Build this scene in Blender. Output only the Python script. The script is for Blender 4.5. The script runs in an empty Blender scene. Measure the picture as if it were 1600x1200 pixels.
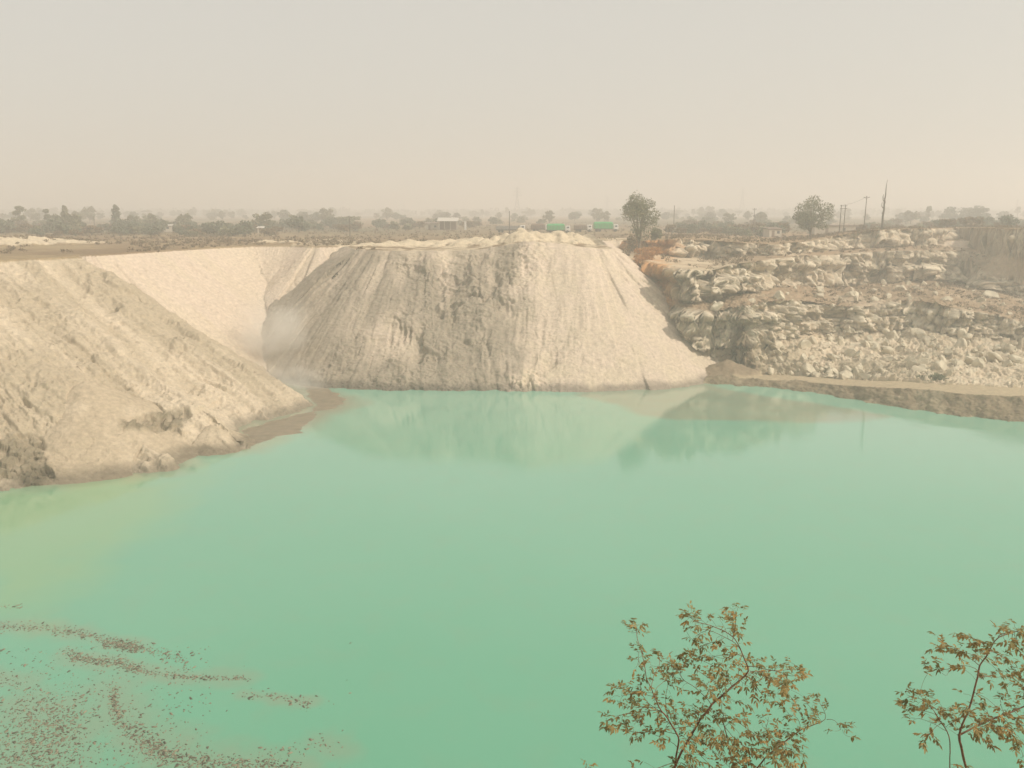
import bpy, math, random
import numpy as np
from mathutils import Vector

# ------------------------------------------------------------------ camera, sky, sun, exposure
SC = bpy.context.scene
COL = SC.collection
CAM_Z = 30.0
F = 1250.0                                     # focal length in pixels of a 1600 px wide frame
PITCH = math.atan((600 - 332) / F)
cam_d = bpy.data.cameras.new('camera')
cam = bpy.data.objects.new('camera', cam_d)
COL.objects.link(cam)
cam.location = (0, 0, CAM_Z)
cam.rotation_euler = (math.pi / 2 - PITCH, 0, 0)
cam_d.sensor_width = 36.0
cam_d.lens = 36.0 * F / 1600
cam_d.clip_start = 0.1
cam_d.clip_end = 20000
SC.camera = cam

SUN_EL, SUN_AZ = math.radians(40), math.radians(112)      # azimuth clockwise from +Y (view direction)
W = bpy.data.worlds.new('World')
SC.world = W
W.use_nodes = True
nt = W.node_tree
nt.nodes.clear()
o_ = nt.nodes.new('ShaderNodeOutputWorld')
bg = nt.nodes.new('ShaderNodeBackground')
sky = nt.nodes.new('ShaderNodeTexSky')
sky.sky_type = 'NISHITA'
sky.sun_disc = False
sky.sun_elevation = SUN_EL
sky.sun_rotation = SUN_AZ
sky.dust_density = 6.0
sky.air_density = 1.0
sky.ozone_density = 1.0
mixs = nt.nodes.new('ShaderNodeMix')
mixs.data_type = 'RGBA'
mixs.inputs[0].default_value = 0.82
mixs.inputs[7].default_value = (6.5, 6.25, 5.7, 1)     # dust laden air: even pale beige
nt.links.new(sky.outputs[0], mixs.inputs[6])
nt.links.new(mixs.outputs[2], bg.inputs[0])
bg.inputs[1].default_value = 0.1
nt.links.new(bg.outputs[0], o_.inputs[0])

sl = bpy.data.lights.new('sun', 'SUN')
sl.energy = 3.3
sl.angle = math.radians(1.2)
sl.color = (1.0, 0.92, 0.81)
so = bpy.data.objects.new('sun', sl)
COL.objects.link(so)
sd = Vector((math.cos(SUN_EL) * math.sin(SUN_AZ), math.cos(SUN_EL) * math.cos(SUN_AZ), math.sin(SUN_EL)))
so.rotation_euler = sd.to_track_quat('Z', 'Y').to_euler()
so.location = (120, 0, 120)

SC.view_settings.view_transform = 'Standard'
SC.view_settings.look = 'None'
SC.view_settings.exposure = 0.15
SC.view_settings.gamma = 1.0
SC.cycles.max_bounces = 6
SC.cycles.diffuse_bounces = 3
SC.cycles.volume_bounces = 3
SC.cycles.transparent_max_bounces = 8
SC.cycles.volume_step_rate = 1.0

HAZE_DENSITY = 0.0017
rng = np.random.default_rng(7)
random.seed(7)
CT, ST = math.cos(PITCH), math.sin(PITCH)


def ray(px, py):
    v = (py - 600) / F
    return (px - 800) / F, CT - v * ST, -ST - v * CT


def at_z(px, py, z=0.0):
    x, y, w = ray(px, py)
    t = (z - CAM_Z) / w
    return x * t, y * t


def at_y(px, py, D):
    x, y, w = ray(px, py)
    t = D / y
    return x * t, D, CAM_Z + w * t


# ------------------------------------------------------------------ noise
def _hash(ix, iy, iz, s):
    h = (ix.astype(np.int64) * 73856093) ^ (iy.astype(np.int64) * 19349663) ^ (iz.astype(np.int64) * 83492791) ^ (s * 2654435761)
    h &= 0xffffffff
    h = ((h ^ (h >> 15)) * 2246822519) & 0xffffffff
    h = ((h ^ (h >> 13)) * 3266489917) & 0xffffffff
    return ((h ^ (h >> 16)) & 0xffffff) / float(0xffffff)


def noise2(x, y, s=0):
    xi = np.floor(x); yi = np.floor(y)
    fx = x - xi; fy = y - yi
    fx = fx * fx * fx * (fx * (fx * 6 - 15) + 10); fy = fy * fy * fy * (fy * (fy * 6 - 15) + 10)
    z = np.zeros(1, dtype=np.int64)
    a = _hash(xi, yi, z, s); b = _hash(xi + 1, yi, z, s)
    c = _hash(xi, yi + 1, z, s); d = _hash(xi + 1, yi + 1, z, s)
    return (a + (b - a) * fx + (c - a) * fy + (a - b - c + d) * fx * fy) * 2 - 1


def noise3(x, y, z, s=0):
    xi = np.floor(x); yi = np.floor(y); zi = np.floor(z)
    fx = x - xi; fy = y - yi; fz = z - zi
    fx = fx * fx * (3 - 2 * fx); fy = fy * fy * (3 - 2 * fy); fz = fz * fz * (3 - 2 * fz)
    r = 0
    for dz in (0, 1):
        wz = fz if dz else 1 - fz
        for dy in (0, 1):
            wy = fy if dy else 1 - fy
            for dx in (0, 1):
                wx = fx if dx else 1 - fx
                r = r + _hash(xi + dx, yi + dy, zi + dz, s) * wx * wy * wz
    return r * 2 - 1


def fbm2(x, y, o=4, s=0, g=0.5):
    a, r, t = 1.0, 0, 0
    for k in range(o):
        r = r + a * noise2(x, y, s + k); t += a
        x = x * 2.03 + 11.3; y = y * 2.03 + 5.7; a *= g
    return r / t


def fbm3(x, y, z, o=3, s=0, g=0.5):
    a, r, t = 1.0, 0, 0
    for k in range(o):
        r = r + a * noise3(x, y, z, s + k); t += a
        x = x * 2.03 + 1.3; y = y * 2.03 + 5.7; z = z * 2.03 + 3.1; a *= g
    return r / t


def worley3(x, y, z, s=0):
    """nearest distance, second distance, random value of the nearest cell"""
    xi = np.floor(x); yi = np.floor(y); zi = np.floor(z)
    f1 = np.full(x.shape, 9.0); f2 = np.full(x.shape, 9.0); cid = np.zeros(x.shape); tl = np.zeros(x.shape)
    for dx in (-1, 0, 1):
        for dy in (-1, 0, 1):
            for dz in (-1, 0, 1):
                a, b, c = xi + dx, yi + dy, zi + dz
                px = a + 0.15 + 0.7 * _hash(a, b, c, s); py = b + 0.15 + 0.7 * _hash(a, b, c, s + 1); pz = c + 0.15 + 0.7 * _hash(a, b, c, s + 2)
                d = (x - px) ** 2 + (y - py) ** 2 + (z - pz) ** 2
                n = d < f1
                f2 = np.where(n, f1, np.minimum(f2, d))
                h3 = _hash(a, b, c, s + 3)
                cid = np.where(n, h3, cid)
                h4 = (h3 * 7.31) % 1.0; h5 = (h3 * 13.7) % 1.0
                tl = np.where(n, (x - px) * (h4 - .5) * 2 + (z - pz) * (h5 - .5) * 2 + (y - py) * (((h3 * 29.3) % 1) - .5) * 2, tl)
                f1 = np.where(n, d, f1)
    return np.sqrt(f1), np.sqrt(f2), cid, tl


def sstep(a, b, x):
    t = np.clip((x - a) / (b - a), 0, 1)
    return t * t * (3 - 2 * t)


# ------------------------------------------------------------------ object helpers
def tag(o, label=None, cat=None, group=None, kind=None):
    if label: o['label'] = label
    if cat: o['category'] = cat
    if group: o['group'] = group
    if kind: o['kind'] = kind
    return o


def empty(name, loc, rz=0.0):
    o = bpy.data.objects.new(name, None)
    COL.objects.link(o)
    o.location = loc
    o.rotation_euler = (0, 0, rz)
    o.empty_display_size = 0.3
    return o


def mesh_np(name, co, faces_list, mats, parent=None, smooth=False, matidx=None, attrs=None):
    """co: (n,3); faces_list: list of int arrays (m,k)"""
    me = bpy.data.meshes.new(name)
    co = np.asarray(co, dtype=np.float32)
    me.vertices.add(len(co))
    me.vertices.foreach_set('co', co.ravel())
    fl = [np.asarray(f, dtype=np.int32) for f in faces_list if len(f)]
    nl = sum(f.size for f in fl); nf = sum(len(f) for f in fl)
    me.loops.add(nl)
    me.loops.foreach_set('vertex_index', np.concatenate([f.ravel() for f in fl]))
    me.polygons.add(nf)
    tot = np.concatenate([np.full(len(f), f.shape[1], dtype=np.int32) for f in fl])
    start = np.concatenate([[0], np.cumsum(tot)[:-1]]).astype(np.int32)
    me.polygons.foreach_set('loop_start', start)
    if smooth:
        me.polygons.foreach_set('use_smooth', np.ones(nf, dtype=bool))
    if matidx is not None:
        me.polygons.foreach_set('material_index', np.asarray(matidx, dtype=np.int32))
    if attrs:
        for k, v in attrs.items():
            v = np.asarray(v, dtype=np.float32)
            if v.ndim == 2:
                a = me.attributes.new(k, 'FLOAT_COLOR', 'POINT')
                if v.shape[1] == 3: v = np.concatenate([v, np.ones((len(v), 1), np.float32)], 1)
                a.data.foreach_set('color', v.ravel())
            else:
                a = me.attributes.new(k, 'FLOAT', 'POINT')
                a.data.foreach_set('value', v)
    me.update(calc_edges=True)
    me.validate()
    for m in (mats if isinstance(mats, (list, tuple)) else [mats]):
        me.materials.append(m)
    o = bpy.data.objects.new(name, me)
    COL.objects.link(o)
    if parent: o.parent = parent
    return o


class MB:
    def __init__(s): s.v = []; s.f = []

    def add(s, vs, fs):
        n = len(s.v)
        s.v += [tuple(p) for p in vs]
        s.f += [tuple(i + n for i in f) for f in fs]
        return s

    def box(s, c, d, rz=0.0, taper=1.0, bev=0.0):
        cx, cy, cz = c; hx, hy, hz = d[0] / 2, d[1] / 2, d[2] / 2
        b = min(bev, hx * .9, hy * .9, hz * .9)
        vs = []
        if b <= 0:
            for z, t in ((-hz, 1), (hz, taper)):
                for x, y in ((-hx, -hy), (hx, -hy), (hx, hy), (-hx, hy)):
                    vs.append((x * t, y * t, z))
            fs = [(0, 3, 2, 1), (4, 5, 6, 7), (0, 1, 5, 4), (1, 2, 6, 5), (2, 3, 7, 6), (3, 0, 4, 7)]
        else:
            rings = [(-hz, b), (-hz + b, 0), (hz - b, 0), (hz, b)]
            for k, (z, q) in enumerate(rings):
                t = 1 if k < 2 else taper
                X, Y = hx - q, hy - q
                e = b
                for x, y in ((-X + e, -Y), (X - e, -Y), (X, -Y + e), (X, Y - e), (X - e, Y), (-X + e, Y), (-X, Y - e), (-X, -Y + e)):
                    vs.append((x * t, y * t, z))
            fs = [tuple(range(7, -1, -1)), tuple(range(24, 32))]
            for k in range(3):
                for i in range(8):
                    j = (i + 1) % 8
                    fs.append((k * 8 + i, k * 8 + j, k * 8 + 8 + j, k * 8 + 8 + i))
        ca, sa = math.cos(rz), math.sin(rz)
        s.add([(cx + x * ca - y * sa, cy + x * sa + y * ca, cz + z) for x, y, z in vs], fs)
        return s

    def tube(s, pts, rads, n=6, cap=True):
        pts = [Vector(p) for p in pts]
        if not isinstance(rads, (list, tuple)): rads = [rads] * len(pts)
        vs = []; fs = []
        ref = None
        for i, p in enumerate(pts):
            d = (pts[min(i + 1, len(pts) - 1)] - pts[max(i - 1, 0)])
            if d.length < 1e-9: d = Vector((0, 0, 1))
            d.normalize()
            if ref is None: ref = Vector((1, 0, 0)) if abs(d.x) < .8 else Vector((0, 1, 0))
            a = d.cross(ref).normalized(); b = d.cross(a); ref = b.cross(d) * -1 if False else ref
            for k in range(n):
                t = 2 * math.pi * k / n
                vs.append(p + (a * math.cos(t) + b * math.sin(t)) * rads[i])
        for i in range(len(pts) - 1):
            for k in range(n):
                q = (k + 1) % n
                fs.append((i * n + k, i * n + q, i * n + n + q, i * n + n + k))
        if cap:
            fs.append(tuple(range(n - 1, -1, -1)))
            m = (len(pts) - 1) * n
            fs.append(tuple(range(m, m + n)))
        s.add(vs, fs)
        return s

    def build(s, name, mat, parent=None, smooth=False):
        me = bpy.data.meshes.new(name)
        me.from_pydata(s.v, [], s.f)
        if smooth: me.polygons.foreach_set('use_smooth', [True] * len(me.polygons))
        me.materials.append(mat)
        me.update()
        o = bpy.data.objects.new(name, me)
        COL.objects.link(o)
        if parent: o.parent = parent
        return o


def copy_tree(o, parent=None):
    c = o.copy(); COL.objects.link(c); c.parent = parent
    for ch in o.children: copy_tree(ch, c)
    return c


# ------------------------------------------------------------------ materials
def new_mat(name):
    m = bpy.data.materials.new(name); m.use_nodes = True
    n = m.node_tree; n.nodes.clear()
    out = n.nodes.new('ShaderNodeOutputMaterial')
    p = n.nodes.new('ShaderNodeBsdfPrincipled')
    n.links.new(p.outputs[0], out.inputs[0])
    return m, n, p, out


def simple(name, c1, c2=None, scale=3.0, rough=0.85, bump=0.0, metal=0.0, detail=4, spec=0.3):
    m, n, p, out = new_mat(name)
    p.inputs['Roughness'].default_value = rough
    p.inputs['Metallic'].default_value = metal
    p.inputs['Specular IOR Level'].default_value = spec
    tc = n.nodes.new('ShaderNodeTexCoord')
    tx = n.nodes.new('ShaderNodeTexNoise')
    tx.inputs['Scale'].default_value = scale; tx.inputs['Detail'].default_value = detail
    n.links.new(tc.outputs['Object'], tx.inputs['Vector'])
    mx = n.nodes.new('ShaderNodeMix'); mx.data_type = 'RGBA'
    cr = n.nodes.new('ShaderNodeMapRange')
    cr.inputs[1].default_value = .35; cr.inputs[2].default_value = .65
    n.links.new(tx.outputs[0], cr.inputs[0]); n.links.new(cr.outputs[0], mx.inputs[0])
    mx.inputs[6].default_value = (*c1, 1); mx.inputs[7].default_value = (*(c2 or c1), 1)
    n.links.new(mx.outputs[2], p.inputs['Base Color'])
    if bump:
        b = n.nodes.new('ShaderNodeBump'); b.inputs['Strength'].default_value = bump; b.inputs['Distance'].default_value = .1
        n.links.new(tx.outputs[0], b.inputs['Height']); n.links.new(b.outputs[0], p.inputs['Normal'])
    return m


def terrain_mat():
    m, n, p, out = new_mat('ground_material')
    p.inputs['Roughness'].default_value = .95
    p.inputs['Specular IOR Level'].default_value = .15
    at = n.nodes.new('ShaderNodeAttribute'); at.attribute_name = 'albedo'
    tc = n.nodes.new('ShaderNodeTexCoord')
    t1 = n.nodes.new('ShaderNodeTexNoise'); t1.inputs['Scale'].default_value = 1.6; t1.inputs['Detail'].default_value = 7; t1.inputs['Roughness'].default_value = .65
    n.links.new(tc.outputs['Object'], t1.inputs['Vector'])
    mr = n.nodes.new('ShaderNodeMapRange'); mr.inputs[1].default_value = .3; mr.inputs[2].default_value = .7; mr.inputs[3].default_value = .80; mr.inputs[4].default_value = 1.18
    n.links.new(t1.outputs[0], mr.inputs[0])
    mul = n.nodes.new('ShaderNodeVectorMath'); mul.operation = 'SCALE'
    n.links.new(at.outputs['Color'], mul.inputs[0]); n.links.new(mr.outputs[0], mul.inputs['Scale'])
    n.links.new(mul.outputs[0], p.inputs['Base Color'])
    t2 = n.nodes.new('ShaderNodeTexNoise'); t2.inputs['Scale'].default_value = 2.4; t2.inputs['Detail'].default_value = 6; t2.inputs['Roughness'].default_value = .7
    n.links.new(tc.outputs['Object'], t2.inputs['Vector'])
    b = n.nodes.new('ShaderNodeBump'); b.inputs['Strength'].default_value = .7; b.inputs['Distance'].default_value = .22
    n.links.new(t2.outputs[0], b.inputs['Height']); n.links.new(b.outputs[0], p.inputs['Normal'])
    return m


def leaf_mat(name, c1, c2, trans=0.25):
    m, n, p, out = new_mat(name)
    at = n.nodes.new('ShaderNodeAttribute'); at.attribute_name = 'rnd'
    mx = n.nodes.new('ShaderNodeMix'); mx.data_type = 'RGBA'
    n.links.new(at.outputs['Fac'], mx.inputs[0])
    mx.inputs[6].default_value = (*c1, 1); mx.inputs[7].default_value = (*c2, 1)
    n.links.new(mx.outputs[2], p.inputs['Base Color'])
    p.inputs['Roughness'].default_value = .6
    p.inputs['Specular IOR Level'].default_value = .3
    tr = n.nodes.new('ShaderNodeBsdfTranslucent')
    n.links.new(mx.outputs[2], tr.inputs[0])
    ms = n.nodes.new('ShaderNodeMixShader'); ms.inputs[0].default_value = trans
    n.links.new(p.outputs[0], ms.inputs[1]); n.links.new(tr.outputs[0], ms.inputs[2])
    n.links.new(ms.outputs[0], out.inputs[0])
    return m


M_TER = terrain_mat()
M_BARK = simple('bark', (.13, .095, .065), (.22, .17, .12), 6, bump=.4)
M_BARK_FAR = simple('bark_pale', (.18, .15, .12), (.26, .22, .18), 2)
M_DEAD = simple('dead_wood', (.10, .085, .07), (.17, .145, .12), 4, bump=.3)
M_LEAF_DRY = leaf_mat('leaf_dusty', (.20, .20, .08), (.48, .33, .13), .45)
M_LEAF_A = leaf_mat('leaf_olive', (.16, .165, .095), (.28, .26, .16), .2)
M_RUST = leaf_mat('leaf_rust', (.40, .19, .07), (.58, .32, .13), .3)
M_LEAF_B = leaf_mat('leaf_grey_green', (.13, .145, .10), (.20, .21, .145), .2)
M_SCRUB = leaf_mat('leaf_scrub', (.15, .105, .06), (.24, .17, .10), .15)
M_STRAW = leaf_mat('straw', (.42, .26, .12), (.58, .42, .22), .3)
M_GREEN = simple('green_tarpaulin', (.02, .30, .09), (.04, .36, .13), 1.2, .5)
M_WHITE = simple('white_paint', (.62, .60, .55), (.72, .70, .66), 2, .5)
M_DARK = simple('dark_rubber', (.03, .03, .03), (.05, .05, .045), 5, .8)
M_GLASSY = simple('window_glass', (.05, .06, .07), (.07, .08, .09), 2, .15, spec=.6)
M_BROWN = simple('brown_tarpaulin', (.15, .10, .075), (.20, .14, .10), 1.5, .7)
M_GREYP = simple('grey_steel', (.20, .19, .18), (.28, .27, .25), 2, .6)
M_PYLON = simple('galvanised_steel', (.24, .25, .26), (.30, .31, .32), 2, .5, metal=.3)
M_WALL = simple('plaster', (.42, .37, .30), (.50, .44, .36), 1, .9)
M_ROOFW = simple('pale_roofing', (.50, .46, .40), (.58, .54, .47), 1, .6)
M_ROOFD = simple('brown_roofing', (.17, .12, .09), (.23, .17, .13), 1, .8)
M_ROCK = simple('boulder_stone', (.42, .36, .26), (.62, .54, .40), 1.2, .95, bump=.5)

# ------------------------------------------------------------------ landform fields
# ridge A-B of the left hand heap, its toe line B-C, and the toe's lobes
A = np.array([-76.0, 142.0]); C0 = np.array([-57.3, 85.0])
UD = np.array([.54, .8417]); ND = np.array([.8417, -.54])      # along / out of the slope
LOBE_S = [-80, -14, -4, 4, 11, 14.5, 17.5, 22, 25.2, 27.5, 30.5, 33, 37, 42, 46.4, 60]
LOBE_L = [47, 47, 47, 50, 56, 57.5, 52.5, 56.5, 58.5, 53, 48, 47.5, 48, 48.3, 47, 46.7]


def chaikin(p, n=3):
    p = np.array(p, float)
    for _ in range(n):
        q = [p[0]]
        for a, b in zip(p[:-1], p[1:]):
            q += [a * .75 + b * .25, a * .25 + b * .75]
        q.append(p[-1])
        p = np.array(q)
    return p


def rim_pts(lst):
    return [at_z(*q) for q in lst]


COVE = chaikin([(-3000, 150), (-300, 150), (-120, 147), (-80, 146)] + rim_pts([(152, 399, 22.4), (250, 394, 22.2), (330, 390, 22), (390, 386, 22.2), (430, 385, 22.3), (470, 386, 22.2), (497, 389, 22)]) +
               [(-36, 190), (-10, 215), (60, 240), (3000, 260)], 3)
CENT = chaikin([(-45, 230), (-41, 196)] + [at_y(px_, 390, D_)[:2] for px_, D_ in ((545, 172), (570, 167.5), (640, 165), (720, 166), (790, 166.5), (850, 166), (905, 165), (942, 165), (965, 169))] +
               [(22, 186), (26, 230)], 3)


def sdf(poly, x, y):
    """distance outside (positive, in front of) an open rim line running left to right; param along it"""
    sh = x.shape; x = x.ravel(); y = y.ravel()
    best = np.full(x.shape, 1e18); u = np.zeros(x.shape); sg = np.zeros(x.shape)
    seg = np.diff(poly, axis=0); L = np.hypot(seg[:, 0], seg[:, 1])
    cum = np.concatenate([[0], np.cumsum(L)]); ang = np.unwrap(np.arctan2(seg[:, 1], seg[:, 0]))
    for i in range(len(seg)):
        ax, ay = poly[i]; dx, dy = seg[i]; l2 = L[i] ** 2
        t = np.clip(((x - ax) * dx + (y - ay) * dy) / l2, 0, 1)
        ex = x - ax - t * dx; ey = y - ay - t * dy
        d = ex * ex + ey * ey
        n = d < best - 1e-9
        best = np.where(n, d, best)
        cr = dx * (y - ay) - dy * (x - ax)
        sg = np.where(n, np.where(cr < 0, 1.0, -1.0), sg)
        u = np.where(n, cum[i] + t * L[i] + 14 * (ang[i]), u)
    return (np.sqrt(best) * sg).reshape(sh), u.reshape(sh)


# quarry terraces on the right: rows of knots (photo column, row, distance or height) -> real positions
TPX = [960, 1010, 1060, 1110, 1160, 1210, 1260, 1310, 1360, 1410, 1460, 1500, 1545, 1600, 1700, 1850]
T_PY = {
    0: [599, 599, 599, 600, 603, 607, 612, 620, 629, 637, 645, 650, 655, 660, 670, 690],
    1: [594, 594, 592, 588, 591, 594, 597, 601, 604, 607, 611, 614, 617, 622, 630, 645],
    2: [585, 585, 582, 578, 583, 586, 589, 592, 595, 597, 600, 602, 604, 607, 612, 620],
    3: [520, 530, 545, 550, 548, 536, 525, 520, 520, 516, 524, 530, 530, 535, 540, 545],
    4: [440, 445, 478, 486, 478, 470, 472, 478, 478, 470, 474, 486, 492, 505, 510, 515],
    5: [425, 440, 472, 474, 462, 452, 450, 450, 447, 440, 438, 442, 455, 464, 470, 480],
    6: [400, 405, 418, 424, 412, 405, 400, 398, 394, 392, 391, 392, 432, 442, 450, 460],
    7: [388, 395, 403, 405, 402, 400, 396, 392, 388, 386, 384, 382, 398, 402, 404, 408],
    8: [376, 376, 374, 376, 380, 383, 378, 368, 360, 358, 357, 356, 356, 358, 360, 362],
}
T_Z3 = [3.5, 3.5, 4, 4.5, 5, 5.5, 6, 6, 6.2, 6.4, 6.2, 6, 6, 6, 6, 6]
_K = []
for i, px in enumerate(TPX):
    k = []
    x0, y0 = at_z(px, T_PY[0][i], 0); k.append((x0, y0, 0.0))
    dB = np.interp(px, [960, 1110, 1300, 1600, 1850], [1.5, 2.2, 2.6, 3.8, 4])
    k.append(at_y(px, T_PY[1][i], y0 + dB))
    zb = k[1][2]
    x2, y2 = at_z(px, T_PY[2][i], zb - .2); k.append((x2, max(y2, k[1][1] + 2), zb - .2))
    x3, y3 = at_z(px, T_PY[3][i], T_Z3[i]); k.append((x3, y3, T_Z3[i]))
    k.append(at_y(px, T_PY[4][i], y3 + 2.2))
    z5 = k[4][2] + .9; x5, y5 = at_z(px, T_PY[5][i], z5); y5 = max(y5, k[4][1] + 1.5); k.append(at_y(px, T_PY[5][i], y5))
    k.append(at_y(px, T_PY[6][i], y5 + 2.2))
    z7 = k[6][2] + .3; x7, y7 = at_z(px, T_PY[7][i], z7); y7 = min(max(y7, k[6][1] + 2), k[6][1] + 45); y7 = np.interp(px, [1500, 1545, 1600, 1700, 1850], [max(y7, 205), 206, 188, 172, 165]) if px >= 1500 else y7; k.append(at_y(px, T_PY[7][i], y7))
    k.append(at_y(px, T_PY[8][i], y7 + 2.0))
    _K.append(k)
_K = np.array(_K)                                # column, knot, xyz
_KT = _K[:, :, 0] / _K[:, :, 1]                  # azimuth tangent of each knot
NK = 9


def terraces(x, y):
    t = x / y
    tt = t
    # the walls weave in and out instead of following straight lines
    wv = fbm2(x * .045 + 3, y * .02, 3, 31) * 6.5 + fbm2(x * .20, y * .05 + 9, 3, 41) * 4.5
    z = np.full(x.shape, -1.0)
    seg = np.zeros(x.shape)
    prev_y = None
    amp = [0, .15, .2, .55, .55, .9, .9, 1, 1]
    ys = []; zs = []
    for k in range(NK):
        yk = np.interp(tt, _KT[:, k], _K[:, k, 1]) + wv * amp[k]
        zk = np.interp(tt, _KT[:, k], _K[:, k, 2])
        if k: yk = np.maximum(yk, ys[-1] + .6)
        ys.append(yk); zs.append(zk)
    z = np.where(y < ys[0], (y - ys[0]) * .6, z)
    for k in range(NK - 1):
        q = (y >= ys[k]) & (y < ys[k + 1])
        f = (y - ys[k]) / (ys[k + 1] - ys[k])
        z = np.where(q, zs[k] + (zs[k + 1] - zs[k]) * f, z)
        seg = np.where(q, k + f * .999, seg)
    # ledges broken into the rubble slopes
    ph = .35 * fbm2(x * .05, y * .05, 3, 47)
    for k, n_, am in ((2, 3, .85), (4, 2, .8), (6, 1, 0)):
        q = (seg >= k) & (seg < k + 1)
        f = seg - k; g = np.clip(f + ph * f * (1 - f) * 2, 0, 1) * n_
        st_ = (np.floor(g) + sstep(.62, .95, g - np.floor(g))) / n_
        f2_ = f + (st_ - f) * am
        z = np.where(q, zs[k] + (zs[k + 1] - zs[k]) * f2_, z)
    mx_, my_, _q = at_y(1135, 588, 145.5)
    rr_ = np.hypot((x - mx_) / 6.5, (y - my_) / 4.0) + .2 * fbm2(x * .4, y * .4, 3, 45)
    z = z + np.where(y < ys[3], 2.7 * np.clip(1 - rr_, 0, 1), 0)
    q = y >= ys[-1]
    z = np.where(q, zs[-1] + sstep(0, 120, y - ys[-1]) * (plateau(x, y) - zs[-1]), z)
    seg = np.where(q, NK - 1, seg)
    return z, seg


def plateau(x, y):
    r = np.hypot(x, y)
    z = 22.5 + 1.4 * sstep(230, 700, y) + .35 * fbm2(x * .03, y * .03, 3, 5) * sstep(150, 260, y)
    z = z + sstep(2200, 4200, r) * (9 + 13 * fbm2(x * .0009 + 2, y * .0009, 3, 55) + 10 * sstep(-.1, .6, x / y))
    return z


def left_front(x, y):
    rx, ry = x - C0[0], y - C0[1]
    s = rx * UD[0] + ry * UD[1]; dn = rx * ND[0] + ry * ND[1] + 46.7
    return 22.6 * (1 - dn / np.interp(s, LOBE_S, LOBE_L)) + .3


CONES = []
for (px_, py_, lift_, kk_) in ((135, 610, 1.5, .50), (330, 668, .7, .5)):
    for D_ in np.arange(70, 150, .25):
        p_ = at_y(px_, py_, D_)
        if p_[2] < left_front(np.array([p_[0]]), np.array([p_[1]]))[0]:
            CONES.append((p_[0], p_[1], p_[2] + lift_, kk_)); break


def fields(x, y):
    """base height, region number, contour param, depth below rim (0-1), terrace segment"""
    pl = plateau(x, y)
    # left heap: sloping front meeting a steeper back along a descending ridge
    rx, ry = x - C0[0], y - C0[1]
    s = rx * UD[0] + ry * UD[1]
    dn = rx * ND[0] + ry * ND[1] + 46.7            # 0 at the rim, 46.7 at the toe
    wob = fbm2(s * .12, dn * .03, 3, 61) * 1.0
    L = np.interp(s + wob, LOBE_S, LOBE_L)
    q = dn / L
    front = 22.6 * (1 - q) + 1.0 * np.sin(np.clip(q, 0, 1) * np.pi) * .4
    front = front + fbm2(x * .06, y * .06, 3, 71) * 1.0 * np.clip(q * 3, 0, 1) * np.clip((1 - q) * 5, 0, 1)
    al = ((x - A[0]) * .9256 + (y - A[1]) * -.3787)  # along the ridge A-B
    pe = ((x - A[0]) * .3787 + (y - A[1]) * .9256)   # beyond it
    ridge = 22.6 * (1 - np.clip(al, -200, 60) / 47.5)
    ridge = np.where(al < 0, 22.6, ridge)
    side = ridge + 2.0 - .62 * (pe + 3.2)
    left = np.minimum(np.minimum(front, side), pl)
    # low cones of fresh spoil on the left heap
    cones = []
    for (cx, cy, z, kk) in CONES:
        r = np.hypot(x - cx, y - cy)
        cones.append(z - .2 - kk * r * (1 + .06 * noise2(np.arctan2(y - cy, x - cx) * 3, r * .1, 5)))
    cn = np.maximum.reduce(cones)
    left2 = np.maximum(left, cn)
    d1, u1 = sdf(COVE, x, y)
    d1w = d1 + fbm2(u1 * .09, d1 * .02, 3, 81) * 1.6 * np.clip(d1 / 5, 0, 1) + .7 * fbm2(u1 * .3, d1 * .1, 3, 83)
    cove = pl - np.clip(d1w, 0, None) * .74
    d2, u2 = sdf(CENT, x, y)
    d2w = d2 * (1 + .05 * sstep(-34, -50, x)) + fbm2(u2 * .07, d2 * .015, 3, 91) * 3.0 * np.clip(d2 / 6, 0, 1) + .9 * fbm2(u2 * .25, d2 * .1, 3, 93)
    cent = np.minimum(pl - .15, 22.5) + 1.6 * np.exp(-((x / y - .035) / .06) ** 2) * sstep(200, 172, y) - np.clip(d2w, 0, None) * .74
    cent = np.where(y > 232, -50, cent)
    # spur of firmer ground between cove and centre heap
    sx0, sy0 = at_z(523, 392, 22.4)
    sx1, sy1 = at_z(436, 512, 9.0)
    ll = math.hypot(sx1 - sx0, sy1 - sy0)
    ta = ((x - sx0) * (sx1 - sx0) + (y - sy0) * (sy1 - sy0)) / ll
    tp = np.abs((x - sx0) * (sy1 - sy0) - (y - sy0) * (sx1 - sx0)) / ll
    tz = 20.9 - np.clip(ta, 0, None) * (13.8 / ll) + .5 * noise2(ta * .35, ta * 0, 12)
    spur = np.where((ta > -1) & (ta < ll), tz - np.clip(tp - .7 - .4 * noise2(ta * .8, tp * .0, 15), 0, None) * 1.5, -50)
    spur = spur * 0 - 50
    te, seg = terraces(x, y)
    tmask = x / y
    te = np.where(tmask < .10, -50, te)
    H = np.stack([left2, cove, cent, te, spur])
    reg = np.argmax(H, 0)
    h = np.max(H, 0)
    # plateau top
    top = (h > pl - .25) & (reg != 3)
    reg = np.where(top & (reg != 2), 5, reg)
    reg = np.where(top & (reg == 2) & (d2 < -.6), 5, reg)
    reg = np.where((reg == 0) & (cn > left), 6, reg)
    u = np.where((reg == 1), u1, np.where(reg == 2, u2, s * 1.0))
    d = np.where((reg == 1), d1, np.where(reg == 2, d2, dn))
    return h, reg, u, d, seg, d1, d2


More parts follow.
